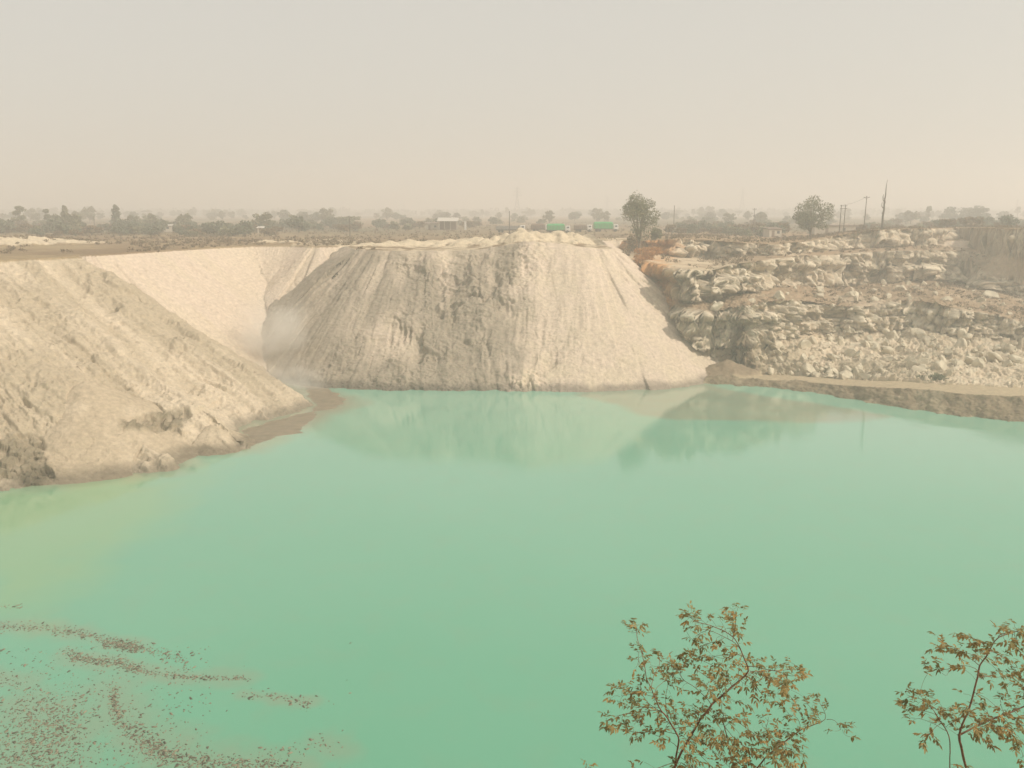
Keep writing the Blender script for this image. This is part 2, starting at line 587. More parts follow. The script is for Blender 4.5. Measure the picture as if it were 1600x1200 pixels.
def piles(x, y):
    """low dumped piles and hummocks standing on the plateau behind the crest"""
    z = np.zeros(x.shape)
    for (px, D, hh, w, ws) in PILES:
        cx = (px - 800) / F * D * 1.0
        r = np.hypot((x - cx) / w, (y - D) / (w * .8)) + .12 * noise2(x * .7, y * .7, 3)
        z = np.maximum(z, hh * 1.05 * np.clip(1 - r, 0, 1) ** .9)
    return z


PILES = [(812, 186, 3.4, 6, 1), (838, 190, 2.9, 7, 1), (868, 192, 3.0, 7.5, 1), (893, 196, 3.1, 6, 1), (790, 195, 2.6, 6, 1), (918, 200, 2.4, 6, 1), (745, 200, 1.7, 8, 1),
         (945, 204, 2.6, 5, 1), (610, 184, 1.2, 6, 1), (640, 188, 1.5, 5, 1), (672, 190, 1.2, 6, 1), (702, 192, 1.5, 5, 1), (580, 184, .8, 6, 1), (722, 188, 1.2, 4, 1), (760, 186, 1.3, 5, 1), (970, 205, 1.5, 5, 1),
         (20, 190, 1.8, 12, 1), (60, 205, 1.6, 12, 1), (120, 200, 1.2, 10, 1), (-30, 200, 1.7, 12, 1), (420, 196, .9, 4, 1), (460, 196, .8, 4, 1)]


def full(x, y, detail=True):
    h, reg, u, d, seg, d1, d2 = fields(x, y)
    pz = piles(x, y) * np.where((reg == 5) | (reg == 2), 1, 0) * np.clip(-np.maximum(-5, np.minimum(d1, d2)) / 3, 0, 1)
    h = h + pz
    return h, reg, u, d, seg, d1, d2, pz


def ground_z(x, y):
    r = full(np.array([float(x)]), np.array([float(y)]))
    return float(r[0][0])


# ------------------------------------------------------------------ terrain mesh
NCOL, NR1, NR2 = 1500, 820, 110
T0, T1 = -.84, .84
tcol = np.linspace(T0, T1, NCOL)
tc = np.linspace(T0, T1, 300)
ysm = np.linspace(70, 330, 900)
X, Y = tc[:, None] * ysm[None, :], np.repeat(ysm[None, :], 300, 0)
hc, rc, *_ = full(X, Y)
dh = np.abs(np.gradient(hc, axis=1)) / (ysm[1] - ysm[0])
w = (1.0 + 2.2 * np.minimum(dh, 4)) / ysm[None, :] * np.where(hc > -1.0, 1.0, .12) * np.where(ysm[None, :] > 240, .5, 1)
k5 = np.ones(9) / 9
w = np.apply_along_axis(lambda a: np.convolve(np.pad(a, 4, mode='edge'), k5, 'valid'), 0, w)
w = np.apply_along_axis(lambda a: np.convolve(np.pad(a, 4, mode='edge'), k5, 'valid'), 1, w)
cdf = np.cumsum(w, 1); cdf = (cdf - cdf[:, :1]) / (cdf[:, -1:] - cdf[:, :1])
rows = np.stack([np.interp(np.linspace(0, 1, NR1), cdf[i], ysm) for i in range(300)])
rowsF = np.stack([np.interp(tcol, tc, rows[:, j]) for j in range(NR1)], 1)
far = np.geomspace(330, 9000, NR2 + 1)[1:]
YY = np.concatenate([rowsF, np.repeat(far[None, :], NCOL, 0)], 1)
XX = tcol[:, None] * YY
NR = NR1 + NR2
h, reg, u, d, seg, d1, d2, pz = full(XX, YY)
t_az = XX / YY
PX = 800 + t_az * F * .99
P = np.stack([XX, YY, h], -1)
# surface normals of the base form
du = np.gradient(P, axis=0); dv = np.gradient(P, axis=1)
Nn = np.cross(du, dv); Nn /= np.linalg.norm(Nn, axis=-1, keepdims=True) + 1e-9
Nn *= np.sign(Nn[..., 2:3] + 1e-9)
x, y, z = XX, YY, h
near = sstep(420, 300, YY)
# --- heap relief: runnels down the slope, slump lips, grain
heap = np.isin(reg, (0, 1, 2, 4, 6)).astype(float) * (h > -1.5)
hp = heap > 0
disp = np.zeros(x.shape)
dn_ = np.zeros(x.shape)
xx, yy, uu, dd, rr = x[hp], y[hp], u[hp], d[hp], reg[hp]
run = fbm2(uu * .55 + .8 * fbm2(uu * .2, dd * .12, 2, 3), dd * .055, 4, 101, .6)
rilli = -np.abs(fbm2(uu * .28, dd * .03, 3, 111)) * 1.0
lump = fbm3(xx * .35, yy * .35, h[hp] * .35, 4, 121, .55)
lip = fbm2(uu * .16 + 2.0 * lump, dd * .30 + 1.2 * lump, 3, 131)
lipm = np.clip(lip, 0, 1)
ampr = np.select([rr == 0, rr == 1, rr == 2, rr == 4, rr == 6], [.50, .20, .28, .4, .10])
ampl = np.select([rr == 0, rr == 1, rr == 2, rr == 4, rr == 6], [.44, .15, .50, .5, .12])
big_l = fbm3(xx * .12 + .3 * run, yy * .12, h[hp] * .12, 3, 171)
scarp = fbm2(uu * .09 + 1.5 * big_l, dd * .13 + 1.5 * big_l, 4, 175, .6)
scarp = np.clip((scarp + .05) * 5, -1, 1)
# the right half of the centre heap is smoother fresh sand
smooth_r = np.where(rr == 2, 1 - .74 * sstep(825, 900, PX[hp]), 1.0)
pm = .45 + 1.0 * sstep(-.25, .3, fbm2(xx * .07 + 7, yy * .07, 3, 177))
ampl = ampl * np.where(rr == 2, pm, 1)
mott = np.abs(fbm3(xx * .9, yy * .9, h[hp] * .9, 3, 141, .6))
dsp = (ampr * run * 1.3 + ampr * rilli * 1.2 + ampl * lump * .9 + ampl * .9 * np.minimum(lipm * 3, .5) - ampl * .9 * mott + ampl * (1.1 * big_l + .55 * scarp)) * smooth_r
OUT = []
for (px_, py_, ru_, rd_) in ((248, 668, 4.6, 1.9), (12, 712, 3.6, 4.5), (55, 742, 2.0, 2.0), (180, 478, 1.2, .5)):
    for D_ in np.arange(70, 150, .25):
        p_ = at_y(px_, py_, D_)
        if p_[2] < left_front(np.array([p_[0]]), np.array([p_[1]]))[0]:
            OUT.append((p_[0], p_[1], ru_, rd_)); break
om = np.zeros(x.shape)
for (ox, oy, ru_, rd_) in OUT:
    e1 = ((x - ox) * UD[0] + (y - oy) * UD[1]) / ru_; e2 = ((x - ox) * ND[0] + (y - oy) * ND[1]) / rd_
    om = np.maximum(om, sstep(1.15, .7, np.hypot(e1, e2) + .35 * fbm2(x * .35, y * .35, 3, 151)))
om = om * np.isin(reg, (0, 6))
oh = om[hp]
w1, w2, cO, _t = worley3(xx * .5 + .3 * lump, yy * .5, h[hp] * .9 + .3 * lump, 161)
w1b, w2b, cO2, _t = worley3(xx * 1.3, yy * 1.3, h[hp] * 2.4, 165)
dsp = dsp * (1 - oh) + oh * ((cO - .55) * 1.8 + (cO2 - .5) * .8 - .3)
disp[hp] = dsp * np.clip((h[hp] + 1.2) / 1.5, .35, 1) * np.clip((np.abs(dd) + 1) / 4, .3, 1)
# --- quarry rock: blocky walls and rubble
rock = (reg == 3) & (h > -1.2) & (YY < 330)
segr = seg[rock]
sg = np.floor(segr)
fr = segr - sg
wall = np.isin(sg, (3, 5, 7)).astype(float)
rub = np.isin(sg, (2, 4)).astype(float) + (sg == 6) * sstep(1470, 1530, PX[rock])
xr, yr, zr = x[rock], y[rock], h[rock]
wq = .8 * fbm3(xr * .25, yr * .25, zr * .25, 2, 5)
fA1, fA2, cA, tA = worley3(xr * .36 + wq, yr * .30, zr * .24 + wq, 201)
fB1, fB2, cB, tB = worley3(xr * .85 + wq, yr * .85 + wq, zr * .62, 211)
fC1, fC2, cC, tC = worley3(xr * 2.1, yr * 2.1, zr * 1.5, 215)
crA = np.clip((fA2 - fA1) * 5, 0, 1); crB = np.clip((fB2 - fB1) * 5, 0, 1)
steep = wall + .25 * rub
rn = fbm3(xr * .5, yr * .5, zr * .8, 3, 221)
zl = zr * .62 + 1.1 * fbm2(xr * .05, yr * .05, 2, 227) + .25 * cA
lay = _hash(np.floor(zl), np.floor(xr * .07 + .6 * cA), np.zeros(1), 229) - .5
big = (cA - .5) * 2.2 * (.5 + .5 * crA) + (cB - .5) * 1.5 - .35 * (1 - crB) + 2.0 * fbm2(xr * .14, zr * .02, 2, 225) + 3.2 * lay + .7 * tA + .5 * tB + .35 * tC + .5 * (cC - .5)
rub = rub * np.where(sg == 4, .6, 1.0)
rough_r = (cB - .45) * 1.0 + 1.0 * tB + .6 * (cC - .5) + .6 * tC + .8 * tA + 1.3 * fbm2(xr * .12, yr * .12, 3, 233)
# patches of finer scree between the boulders
patch = sstep(-.25, .25, fbm2(xr * .09, yr * .09, 3, 231))
dr = wall * big + rub * rough_r * (.3 + .35 * patch) + (1 - wall - rub).clip(0, 1) * rn * .12
bank = np.isin(sg, (0,)).astype(float)
dr = dr + bank * (.75 * fbm3(xr * .55, yr * .55, zr * .8, 4, 241, .6))
disp[rock] = dr
# displacement direction: out of the wall
Dn = Nn.copy()
wl = np.zeros(x.shape); wl[rock] = wall
Dn[..., 2] *= (1 - .8 * wl)
Dn[..., 1] -= wl * .3
Dn /= np.linalg.norm(Dn, axis=-1, keepdims=True)
# --- plateau micro relief
pt = (reg == 5)
disp[pt] = fbm2(x[pt] * .5, y[pt] * .5, 4, 251) * np.where(pz[pt] > .05, .5, .12) * near[pt]
edge = 1.0
P2 = P + Dn * disp[..., None]

# --- albedo
def mixc(a, b, f): return a + (b - a) * f[..., None]


def c3(r, g, b): return np.array([r, g, b])


alb = np.zeros(x.shape + (3,))
sand_y = c3(.575, .475, .35); sand_g = c3(.435, .355, .25); sand_p = c3(.585, .475, .37); sand_d = c3(.345, .275, .19); grey = c3(.30, .245, .175)
brown = c3(.235, .16, .095); straw = c3(.33, .245, .14); orange = c3(.54, .29, .13)
n1 = fbm2(x * .05, y * .05, 4, 301); n2 = fbm2(x * .35, y * .35, 3, 311); n3 = fbm2(u * .35, d * .05, 3, 321)
m = (reg == 0) | (reg == 6)
lc = mixc(np.broadcast_to(sand_y, alb.shape), sand_g, np.clip(.5 + n1 * 1.2 + n3 * 1.1 + .25 * sstep(9, 2, ((x - A[0]) * .3787 + (y - A[1]) * .9256) * -1), 0, 1))
alb = np.where(m[..., None], lc, alb)
c6 = mixc(np.broadcast_to(c3(.46, .37, .26), alb.shape), sand_y, np.clip(n2 * .6 + .1, 0, 1))
alb = np.where((reg == 6)[..., None], c6, alb)
cc = mixc(np.broadcast_to(sand_p, alb.shape), sand_y, np.clip(.2 + n1 * .5 + n3 * .8, 0, .8))
alb = np.where((reg == 1)[..., None], cc, alb)
gm = np.clip(sstep(850, 800, PX + 90 * n1 + (h - 12) * -1.0) * (.95 + .9 * fbm2(x * .09, y * .09, 3, 305)) + n3 * .5 * sstep(900, 780, PX), 0, 1)
ce = mixc(mixc(np.broadcast_to(sand_p, alb.shape), sand_y, np.clip(.3 + n2, 0, 1)), c3(.315, .26, .195), gm)
ce = mixc(ce, grey, np.clip((-.15 + 0 * n1) + np.clip(n2 * 1.3 - .15, 0, 1) * gm, 0, 1))
alb = np.where((reg == 2)[..., None], ce, alb)
alb = np.where((reg == 4)[..., None], mixc(np.broadcast_to(sand_p, alb.shape), sand_d, np.clip(.5 + n2 * 1.5, 0, 1)), alb)
oc = np.zeros(x.shape); oc[hp] = cO
alb = mixc(alb, c3(.22, .18, .12), np.clip(om * (.25 + .8 * oc), 0, 1))
# plateau soil
pf = mixc(np.broadcast_to(brown, alb.shape), straw, np.clip(.4 + n1 * 1.2 + n2 * .6, 0, 1))
pf = mixc(pf, c3(.14, .125, .075), np.clip(sstep(-.3, .3, fbm2(x * .012, y * .006, 3, 331)), 0, 1) * sstep(235, 330, y) * .8)
pw = np.clip(sstep(.15, .5, pz) + sstep(-7, -1.5, np.maximum(-50, np.maximum(d1, d2))) * np.clip(.5 + n2 * 2, 0, 1) * ((d2 < 12)), 0, 1)
pf = mixc(pf, c3(.58, .48, .34), pw)
alb = np.where((reg == 5)[..., None], pf, alb)
# rock
ra = np.zeros((xr.size, 3)) + c3(.62, .505, .365)
ra = mixc(ra, c3(.42, .345, .24), np.clip((cB - .55) * 1.1, 0, .5))
ra = mixc(ra, c3(.28, .23, .165), wall * np.clip((1 - crB) * .5 + (1 - crA) * .5, 0, .7))  # crevices between wall blocks darkened in the colour, as shade would
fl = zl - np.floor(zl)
ra = mixc(ra, c3(.24, .20, .145), wall * sstep(.20, .06, fl) * .8)  # foot of each rock layer darkened, shade put into the colour
ra = mixc(ra, c3(.68, .575, .43), wall * sstep(.72, .9, fl) * .6)  # ledge lips lightened in the colour, as if catching the sun
ra = mixc(ra, c3(.70, .61, .46), np.clip((cB - .62) * 2.2, 0, .8))
soil = np.clip((1 - wall) * (.95 + .9 * fbm2(xr * .08, yr * .08, 3, 341)), 0, 1) * sstep(4.5, 8, zr)
ra = mixc(ra, c3(.30, .205, .125), np.clip(soil, 0, .9))
scree = (1 - wall) * sstep(9, 5, zr)
ra = mixc(ra, c3(.40, .325, .22), np.clip(scree * (.5 + .9 * fbm2(xr * .1, yr * .1, 3, 371)), 0, .9))
bk = np.isin(sg, (0,)).astype(float)
ra = mixc(ra, c3(.235, .18, .115), bk)
ra = mixc(ra, c3(.19, .15, .095), bk * sstep(.7, .15, zr))
ra = mixc(ra, c3(.33, .27, .18), bk * np.clip(fbm2(xr * .35, yr * .35, 4, 361) * 2, 0, .8))
rd = np.isin(sg, (1,)).astype(float)
ra = mixc(ra, c3(.43, .34, .22), rd)
tpx = PX[rock]
org = sstep(1062, 1035, tpx + 14 * n2[rock]) * sstep(7, 10, zr)
ra = mixc(ra, orange, org)
bench = np.isin(sg, (6,)) * sstep(1170, 1120, tpx)
ra = mixc(ra, c3(.56, .45, .31), bench * np.clip(.8 + n2[rock], 0, 1))
mx_, my_, _q = at_y(1135, 588, 145.5)
ra = mixc(ra, c3(.25, .185, .12), sstep(1.1, .8, np.hypot((xr - mx_) / 6.5, (yr - my_) / 4.0)))
toprk = (sg >= 8).astype(float)
ra = mixc(ra, brown * 1.15 + straw * .15, toprk)
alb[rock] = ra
mt = (reg == 3) & ~rock
alb = np.where(mt[..., None], mixc(np.broadcast_to(brown, alb.shape), c3(.13, .12, .075), np.clip(.45 + 1.2 * fbm2(x * .012, y * .006, 3, 331), 0, 1)), alb)
# wet foot along the waterline
wet = sstep(1.5, .25, P2[..., 2] + .5 * n2) * (reg != 3)
alb = alb * (1 - .5 * wet[..., None])
alb = alb.clip(.02, .8)

idx = np.arange(NCOL * NR).reshape(NCOL, NR)
quads = np.stack([idx[:-1, :-1], idx[1:, :-1], idx[1:, 1:], idx[:-1, 1:]], -1).reshape(-1, 4)
rq = np.stack([reg[:-1, :-1], reg[1:, 1:]], -1).max(-1).ravel()
rfix = reg.copy()
fid = np.select([np.isin(rfix, (0, 6)), rfix == 1, np.isin(rfix, (2, 4)), (rfix == 3) & (seg < 2.0) & (YY < 330), (rfix == 3) & (seg < 7.999) & (YY < 330)], [0, 1, 2, 3, 4], 5)
fq = fid[:-1, :-1].ravel()
under = (P2[..., 2] < -2.2)
uq = (under[:-1, :-1] & under[1:, 1:]).ravel()
flat = P2.reshape(-1, 3); fa = alb.reshape(-1, 3)
names = [('spoil_heap', 'tall pale yellow spoil slope with fanned toes at the left end of the pond'),
         ('spoil_slope', 'smooth pale sand slope recessed behind the dust cloud'),
         ('spoil_heap', 'broad flat topped grey and cream spoil heap in the middle of the far shore'),
         ('waterside_bank', 'low brown earth bank with a dirt track along the right shore'),
         ('quarry_wall', 'stepped rocky quarry benches with rubble on the right'),
         ('ground', 'dry brown plain above the quarry rim')]
for i, (nm, lb) in enumerate(names):
    f = quads[(fq == i) & ~uq]
    if not len(f): continue
    used, inv = np.unique(f.ravel(), return_inverse=True)
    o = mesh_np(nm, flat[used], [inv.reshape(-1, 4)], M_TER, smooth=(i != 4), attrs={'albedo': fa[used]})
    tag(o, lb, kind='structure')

# ------------------------------------------------------------------ water
def water_mat():
    m, n, p, out = new_mat('turbid_water')
    geo = n.nodes.new('ShaderNodeNewGeometry')
    t1 = n.nodes.new('ShaderNodeTexNoise'); t1.inputs['Scale'].default_value = .022; t1.inputs['Detail'].default_value = 3
    n.links.new(geo.outputs['Position'], t1.inputs['Vector'])
    mx = n.nodes.new('ShaderNodeMix'); mx.data_type = 'RGBA'
    n.links.new(t1.outputs[0], mx.inputs[0])
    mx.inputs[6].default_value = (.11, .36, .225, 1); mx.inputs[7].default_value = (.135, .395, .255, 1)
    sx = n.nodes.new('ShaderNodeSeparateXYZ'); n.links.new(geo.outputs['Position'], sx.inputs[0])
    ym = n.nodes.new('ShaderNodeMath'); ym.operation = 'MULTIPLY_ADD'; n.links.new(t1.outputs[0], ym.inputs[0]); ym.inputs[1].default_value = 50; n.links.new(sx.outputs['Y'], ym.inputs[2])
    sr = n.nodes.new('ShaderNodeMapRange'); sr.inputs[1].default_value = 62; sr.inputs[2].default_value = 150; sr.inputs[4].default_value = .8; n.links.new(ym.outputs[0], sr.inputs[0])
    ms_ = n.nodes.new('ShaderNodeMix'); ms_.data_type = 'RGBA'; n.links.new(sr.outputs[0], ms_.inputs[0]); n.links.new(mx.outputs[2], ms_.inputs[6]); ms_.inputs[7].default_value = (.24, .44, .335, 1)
    mx = ms_
    at = n.nodes.new('ShaderNodeAttribute'); at.attribute_name = 'film_and_reflection'
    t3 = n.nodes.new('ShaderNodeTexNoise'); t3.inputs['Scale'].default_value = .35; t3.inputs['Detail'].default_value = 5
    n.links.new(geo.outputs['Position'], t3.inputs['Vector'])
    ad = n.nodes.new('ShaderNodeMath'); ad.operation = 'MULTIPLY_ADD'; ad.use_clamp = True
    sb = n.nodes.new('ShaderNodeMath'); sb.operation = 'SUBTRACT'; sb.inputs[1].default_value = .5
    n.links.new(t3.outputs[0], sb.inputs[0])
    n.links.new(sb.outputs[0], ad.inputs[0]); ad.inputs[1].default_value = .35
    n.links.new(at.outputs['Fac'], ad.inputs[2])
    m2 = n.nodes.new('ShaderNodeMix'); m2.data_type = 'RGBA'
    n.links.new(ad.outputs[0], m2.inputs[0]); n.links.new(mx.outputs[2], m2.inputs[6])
    m2.inputs[7].default_value = (.29, .245, .165, 1)  # brown of silt and scum film, and of the painted wall reflection
    n.links.new(m2.outputs[2], p.inputs['Base Color'])
    a2 = n.nodes.new('ShaderNodeAttribute'); a2.attribute_name = 'heap_reflection'
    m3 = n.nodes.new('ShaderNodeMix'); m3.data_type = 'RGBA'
    n.links.new(a2.outputs['Fac'], m3.inputs[0]); n.links.new(m2.outputs[2], m3.inputs[6]); m3.inputs[7].default_value = (.29, .40, .165, 1)  # left heap's reflection mixed into the base colour of the water
    n.links.new(m3.outputs[2], p.inputs['Base Color'])
    p.inputs['Roughness'].default_value = .05
    p.inputs['IOR'].default_value = 1.65
    mp = n.nodes.new('ShaderNodeMapping'); mp.inputs['Scale'].default_value = (.35, 1.3, 1)
    n.links.new(geo.outputs['Position'], mp.inputs[0])
    t2 = n.nodes.new('ShaderNodeTexNoise'); t2.inputs['Scale'].default_value = 1.6; t2.inputs['Detail'].default_value = 3
    n.links.new(mp.outputs[0], t2.inputs['Vector'])
    b = n.nodes.new('ShaderNodeBump'); b.inputs['Strength'].default_value = .22; b.inputs['Distance'].default_value = .03
    n.links.new(t2.outputs[0], b.inputs['Height']); n.links.new(b.outputs[0], p.inputs['Normal'])
    return m


def poly_sd(poly, x, y):
    """signed distance, positive inside a closed polygon"""
    poly = np.array(poly); best = np.full(x.shape, 1e18); ins = np.zeros(x.shape, bool)
    n = len(poly)
    for i in range(n):
        a = poly[i]; b = poly[(i + 1) % n]; dx, dy = b - a
        t = np.clip(((x - a[0]) * dx + (y - a[1]) * dy) / (dx * dx + dy * dy), 0, 1)
        best = np.minimum(best, (x - a[0] - t * dx) ** 2 + (y - a[1] - t * dy) ** 2)
        c = ((a[1] > y) != (b[1] > y)) & (x < (b[0] - a[0]) * (y - a[1]) / (b[1] - a[1] + 1e-12) + a[0])
        ins ^= c
    return np.sqrt(best) * np.where(ins, 1, -1)


gx = np.concatenate([np.linspace(-150, -50, 60)[:-1], np.linspace(-50, -5, 300)[:-1], np.linspace(-5, 190, 220)]); gy = np.concatenate([np.linspace(14, 34, 12)[:-1], np.linspace(34, 66, 240)[:-1], np.linspace(66, 185, 240)])
GX, GY = np.meshgrid(gx, gy, indexing='ij')
wall_reflection_poly = [at_z(a, b) for a, b in ((880, 596), (905, 618), (960, 632), (1000, 650), (1060, 657), (1180, 658), (1300, 659), (1372, 655), (1395, 650), (1330, 640), (1240, 625), (1150, 612), (1100, 598))]  # brown reflection of the quarry wall, painted in together with a surface film
fs = poly_sd(wall_reflection_poly, GX, GY)
film_and_reflection = np.clip(.5 + fs * .5 + .6 * fbm2(GX * .1, GY * .3, 3, 401), 0, 1) * .55
toe = [at_z(a, b) for a, b in ((-40, 775), (40, 768), (200, 757), (290, 740), (330, 716), (405, 706), (440, 690), (520, 660), (560, 632), (560, 618), (480, 590), (200, 600), (-40, 700))]
ft = poly_sd(toe, GX, GY)
film_and_reflection = np.maximum(film_and_reflection, np.clip(.3 + ft * .22 + .5 * fbm2(GX * .12, GY * .12, 3, 411), 0, 1) * .75)
for pts_, w_ in (([(-20, 978), (60, 980), (120, 988), (165, 1000), (215, 1012)], .5), ([(105, 1022), (150, 1033), (185, 1034), (222, 1048), (290, 1058), (385, 1060)], .45), ([(175, 1075), (180, 1110), (205, 1140), (235, 1165), (262, 1182)], 1.0), ([(230, 1170), (300, 1190), (400, 1196), (470, 1200)], .8), ([(40, 1120), (110, 1135)], 1.6), ([(20, 1170), (90, 1190)], 1.4), ([(380, 1085), (485, 1098)], .3), ([(510, 1165), (530, 1170)], .6), ([(-10, 1055), (40, 1070)], .5)):
    wp = [np.array(at_z(*q)) for q in pts_]; dd_ = np.full(GX.shape, 1e9)
    for a_, b_ in zip(wp[:-1], wp[1:]):
        e_ = b_ - a_; t_ = np.clip(((GX - a_[0]) * e_[0] + (GY - a_[1]) * e_[1]) / (e_ @ e_), 0, 1)
        dd_ = np.minimum(dd_, np.hypot(GX - a_[0] - t_ * e_[0], GY - a_[1] - t_ * e_[1]))
    film_and_reflection = np.maximum(film_and_reflection, .34 * sstep(2.4, .2, dd_ / (w_ * 1.5) + .8 * fbm2(GX * .8, GY * .8, 3, 441)))
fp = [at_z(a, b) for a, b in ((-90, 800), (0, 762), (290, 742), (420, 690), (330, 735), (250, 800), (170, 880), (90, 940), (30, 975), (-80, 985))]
heap_reflection = np.clip(.45 + poly_sd(fp, GX, GY) * .13 + .7 * fbm2(GX * .15, GY * .15, 4, 451), 0, 1) * .42  # yellow-green tint of the shallows, painted to stand in for the left heap's reflection
idw = np.arange(GX.size).reshape(GX.shape)
qw = np.stack([idw[:-1, :-1], idw[1:, :-1], idw[1:, 1:], idw[:-1, 1:]], -1).reshape(-1, 4)
wo = mesh_np('water', np.stack([GX, GY, GX * 0], -1).reshape(-1, 3), [qw], water_mat(), smooth=True, attrs={'film_and_reflection': film_and_reflection.ravel(), 'heap_reflection': heap_reflection.ravel()})
tag(wo, 'still turquoise pond filling the quarry', kind='structure')

# silt tongues lying just at the water surface below the dust cloud
M_MUD = simple('wet_silt', (.20, .16, .105), (.27, .21, .14), .8, .45, bump=.1)
mb_spots = [[(372, 672), (400, 662), (440, 652), (492, 640), (505, 652), (480, 668), (490, 678), (440, 684), (412, 694), (392, 700), (383, 690)],
            [(455, 588), (520, 604), (545, 622), (549, 632), (520, 640), (470, 652), (486, 632), (470, 610)]]
for i, sp in enumerate(mb_spots):
    pts = np.array([at_z(*q) for q in sp])
    mn, mxx = pts.min(0) - 2, pts.max(0) + 2
    ax = np.linspace(mn[0], mxx[0], 120); ay = np.linspace(mn[1], mxx[1], 120)
    AX, AY = np.meshgrid(ax, ay, indexing='ij')
    sdp = poly_sd(pts, AX, AY) - .8 + .9 * fbm2(AX * .25, AY * .5, 4, 421 + i)
    zz = np.clip(sdp * .05, -.25, .09) + .012 * fbm2(AX * .8, AY * 1.6, 3, 431)
    ii = np.arange(AX.size).reshape(AX.shape)
    q = np.stack([ii[:-1, :-1], ii[1:, :-1], ii[1:, 1:], ii[:-1, 1:]], -1).reshape(-1, 4)
    keep = (zz[:-1, :-1].ravel() > -.2)
    o = mesh_np('mud_flat', np.stack([AX, AY, zz], -1).reshape(-1, 3), [q[keep]], M_MUD, smooth=True)
    tag(o, ['brown silt tongue between the toes of the left heap', 'brown silt flat under the dust cloud at the cove mouth'][i], kind='structure')

# ------------------------------------------------------------------ near bank below the camera
nx = np.linspace(-60, 60, 200); ny = np.concatenate([np.linspace(-60, 0, 20), np.linspace(.5, 34, 120)])
NX, NY = np.meshgrid(nx, ny, indexing='ij')
def near_z(x, y):
    zb = 28.3 - np.clip(y - 1.5, 0, None) * .98 - np.clip(y - 12, 0, None) * .12
    return zb + .35 * fbm2(x * .4, y * .4, 4, 501) + .5 * fbm2(x * .08 + 5, y * .1, 2, 511)
NZ = near_z(NX, NY)
ii = np.arange(NX.size).reshape(NX.shape)
q = np.stack([ii[:-1, :-1], ii[1:, :-1], ii[1:, 1:], ii[:-1, 1:]], -1).reshape(-1, 4)
na = mixc(np.broadcast_to(c3(.30, .22, .13), NX.shape + (3,)), c3(.42, .34, .22), np.clip(.5 + fbm2(NX * .5, NY * .5, 3, 521), 0, 1))
o = mesh_np('near_slope', np.stack([NX, NY, NZ], -1).reshape(-1, 3), [q], M_TER, smooth=True, attrs={'albedo': na.reshape(-1, 3)})
tag(o, 'steep dry bank falling to the water below the viewer', kind='structure')

# ------------------------------------------------------------------ foliage builders
def leaf_quads(cent, size, r, flat=0.0):
    """bent two-triangle leaf sprays of random orientation at each centre"""
    n = len(cent)
    a = r.normal(size=(n, 3)); a /= np.linalg.norm(a, axis=1, keepdims=True)
    b = r.normal(size=(n, 3)); b -= a * (a * b).sum(1, keepdims=True); b /= np.linalg.norm(b, axis=1, keepdims=True)
    s = size * r.uniform(.6, 1.35, (n, 1))
    w = s * r.uniform(.35, .6, (n, 1))
    c = np.cross(a, b)
    v = np.stack([cent - a * s, cent + b * w + c * s * .15, cent + a * s, cent - b * w + c * s * .15], 1).reshape(-1, 3)
    i = np.arange(n)[:, None] * 4
    f = np.concatenate([i + np.array([[0, 1, 2]]), i + np.array([[0, 2, 3]])])
    return v, f, np.repeat(r.uniform(0, 1, n), 4)


def clump_points(clumps, per, r, shell=.55):
    out = []
    for (cx, cy, cz, rx, ry, rz) in clumps:
        n = max(4, int(per))
        d = r.normal(size=(n, 3)); d /= np.linalg.norm(d, axis=1, keepdims=True)
        q = r.uniform(shell ** 3, 1, (n, 1)) ** (1 / 3) * r.uniform(.75, 1.12, (n, 1))
        out.append(np.array([[cx, cy, cz]]) + d * q * np.array([[rx, ry, rz]]))
    return np.concatenate(out)


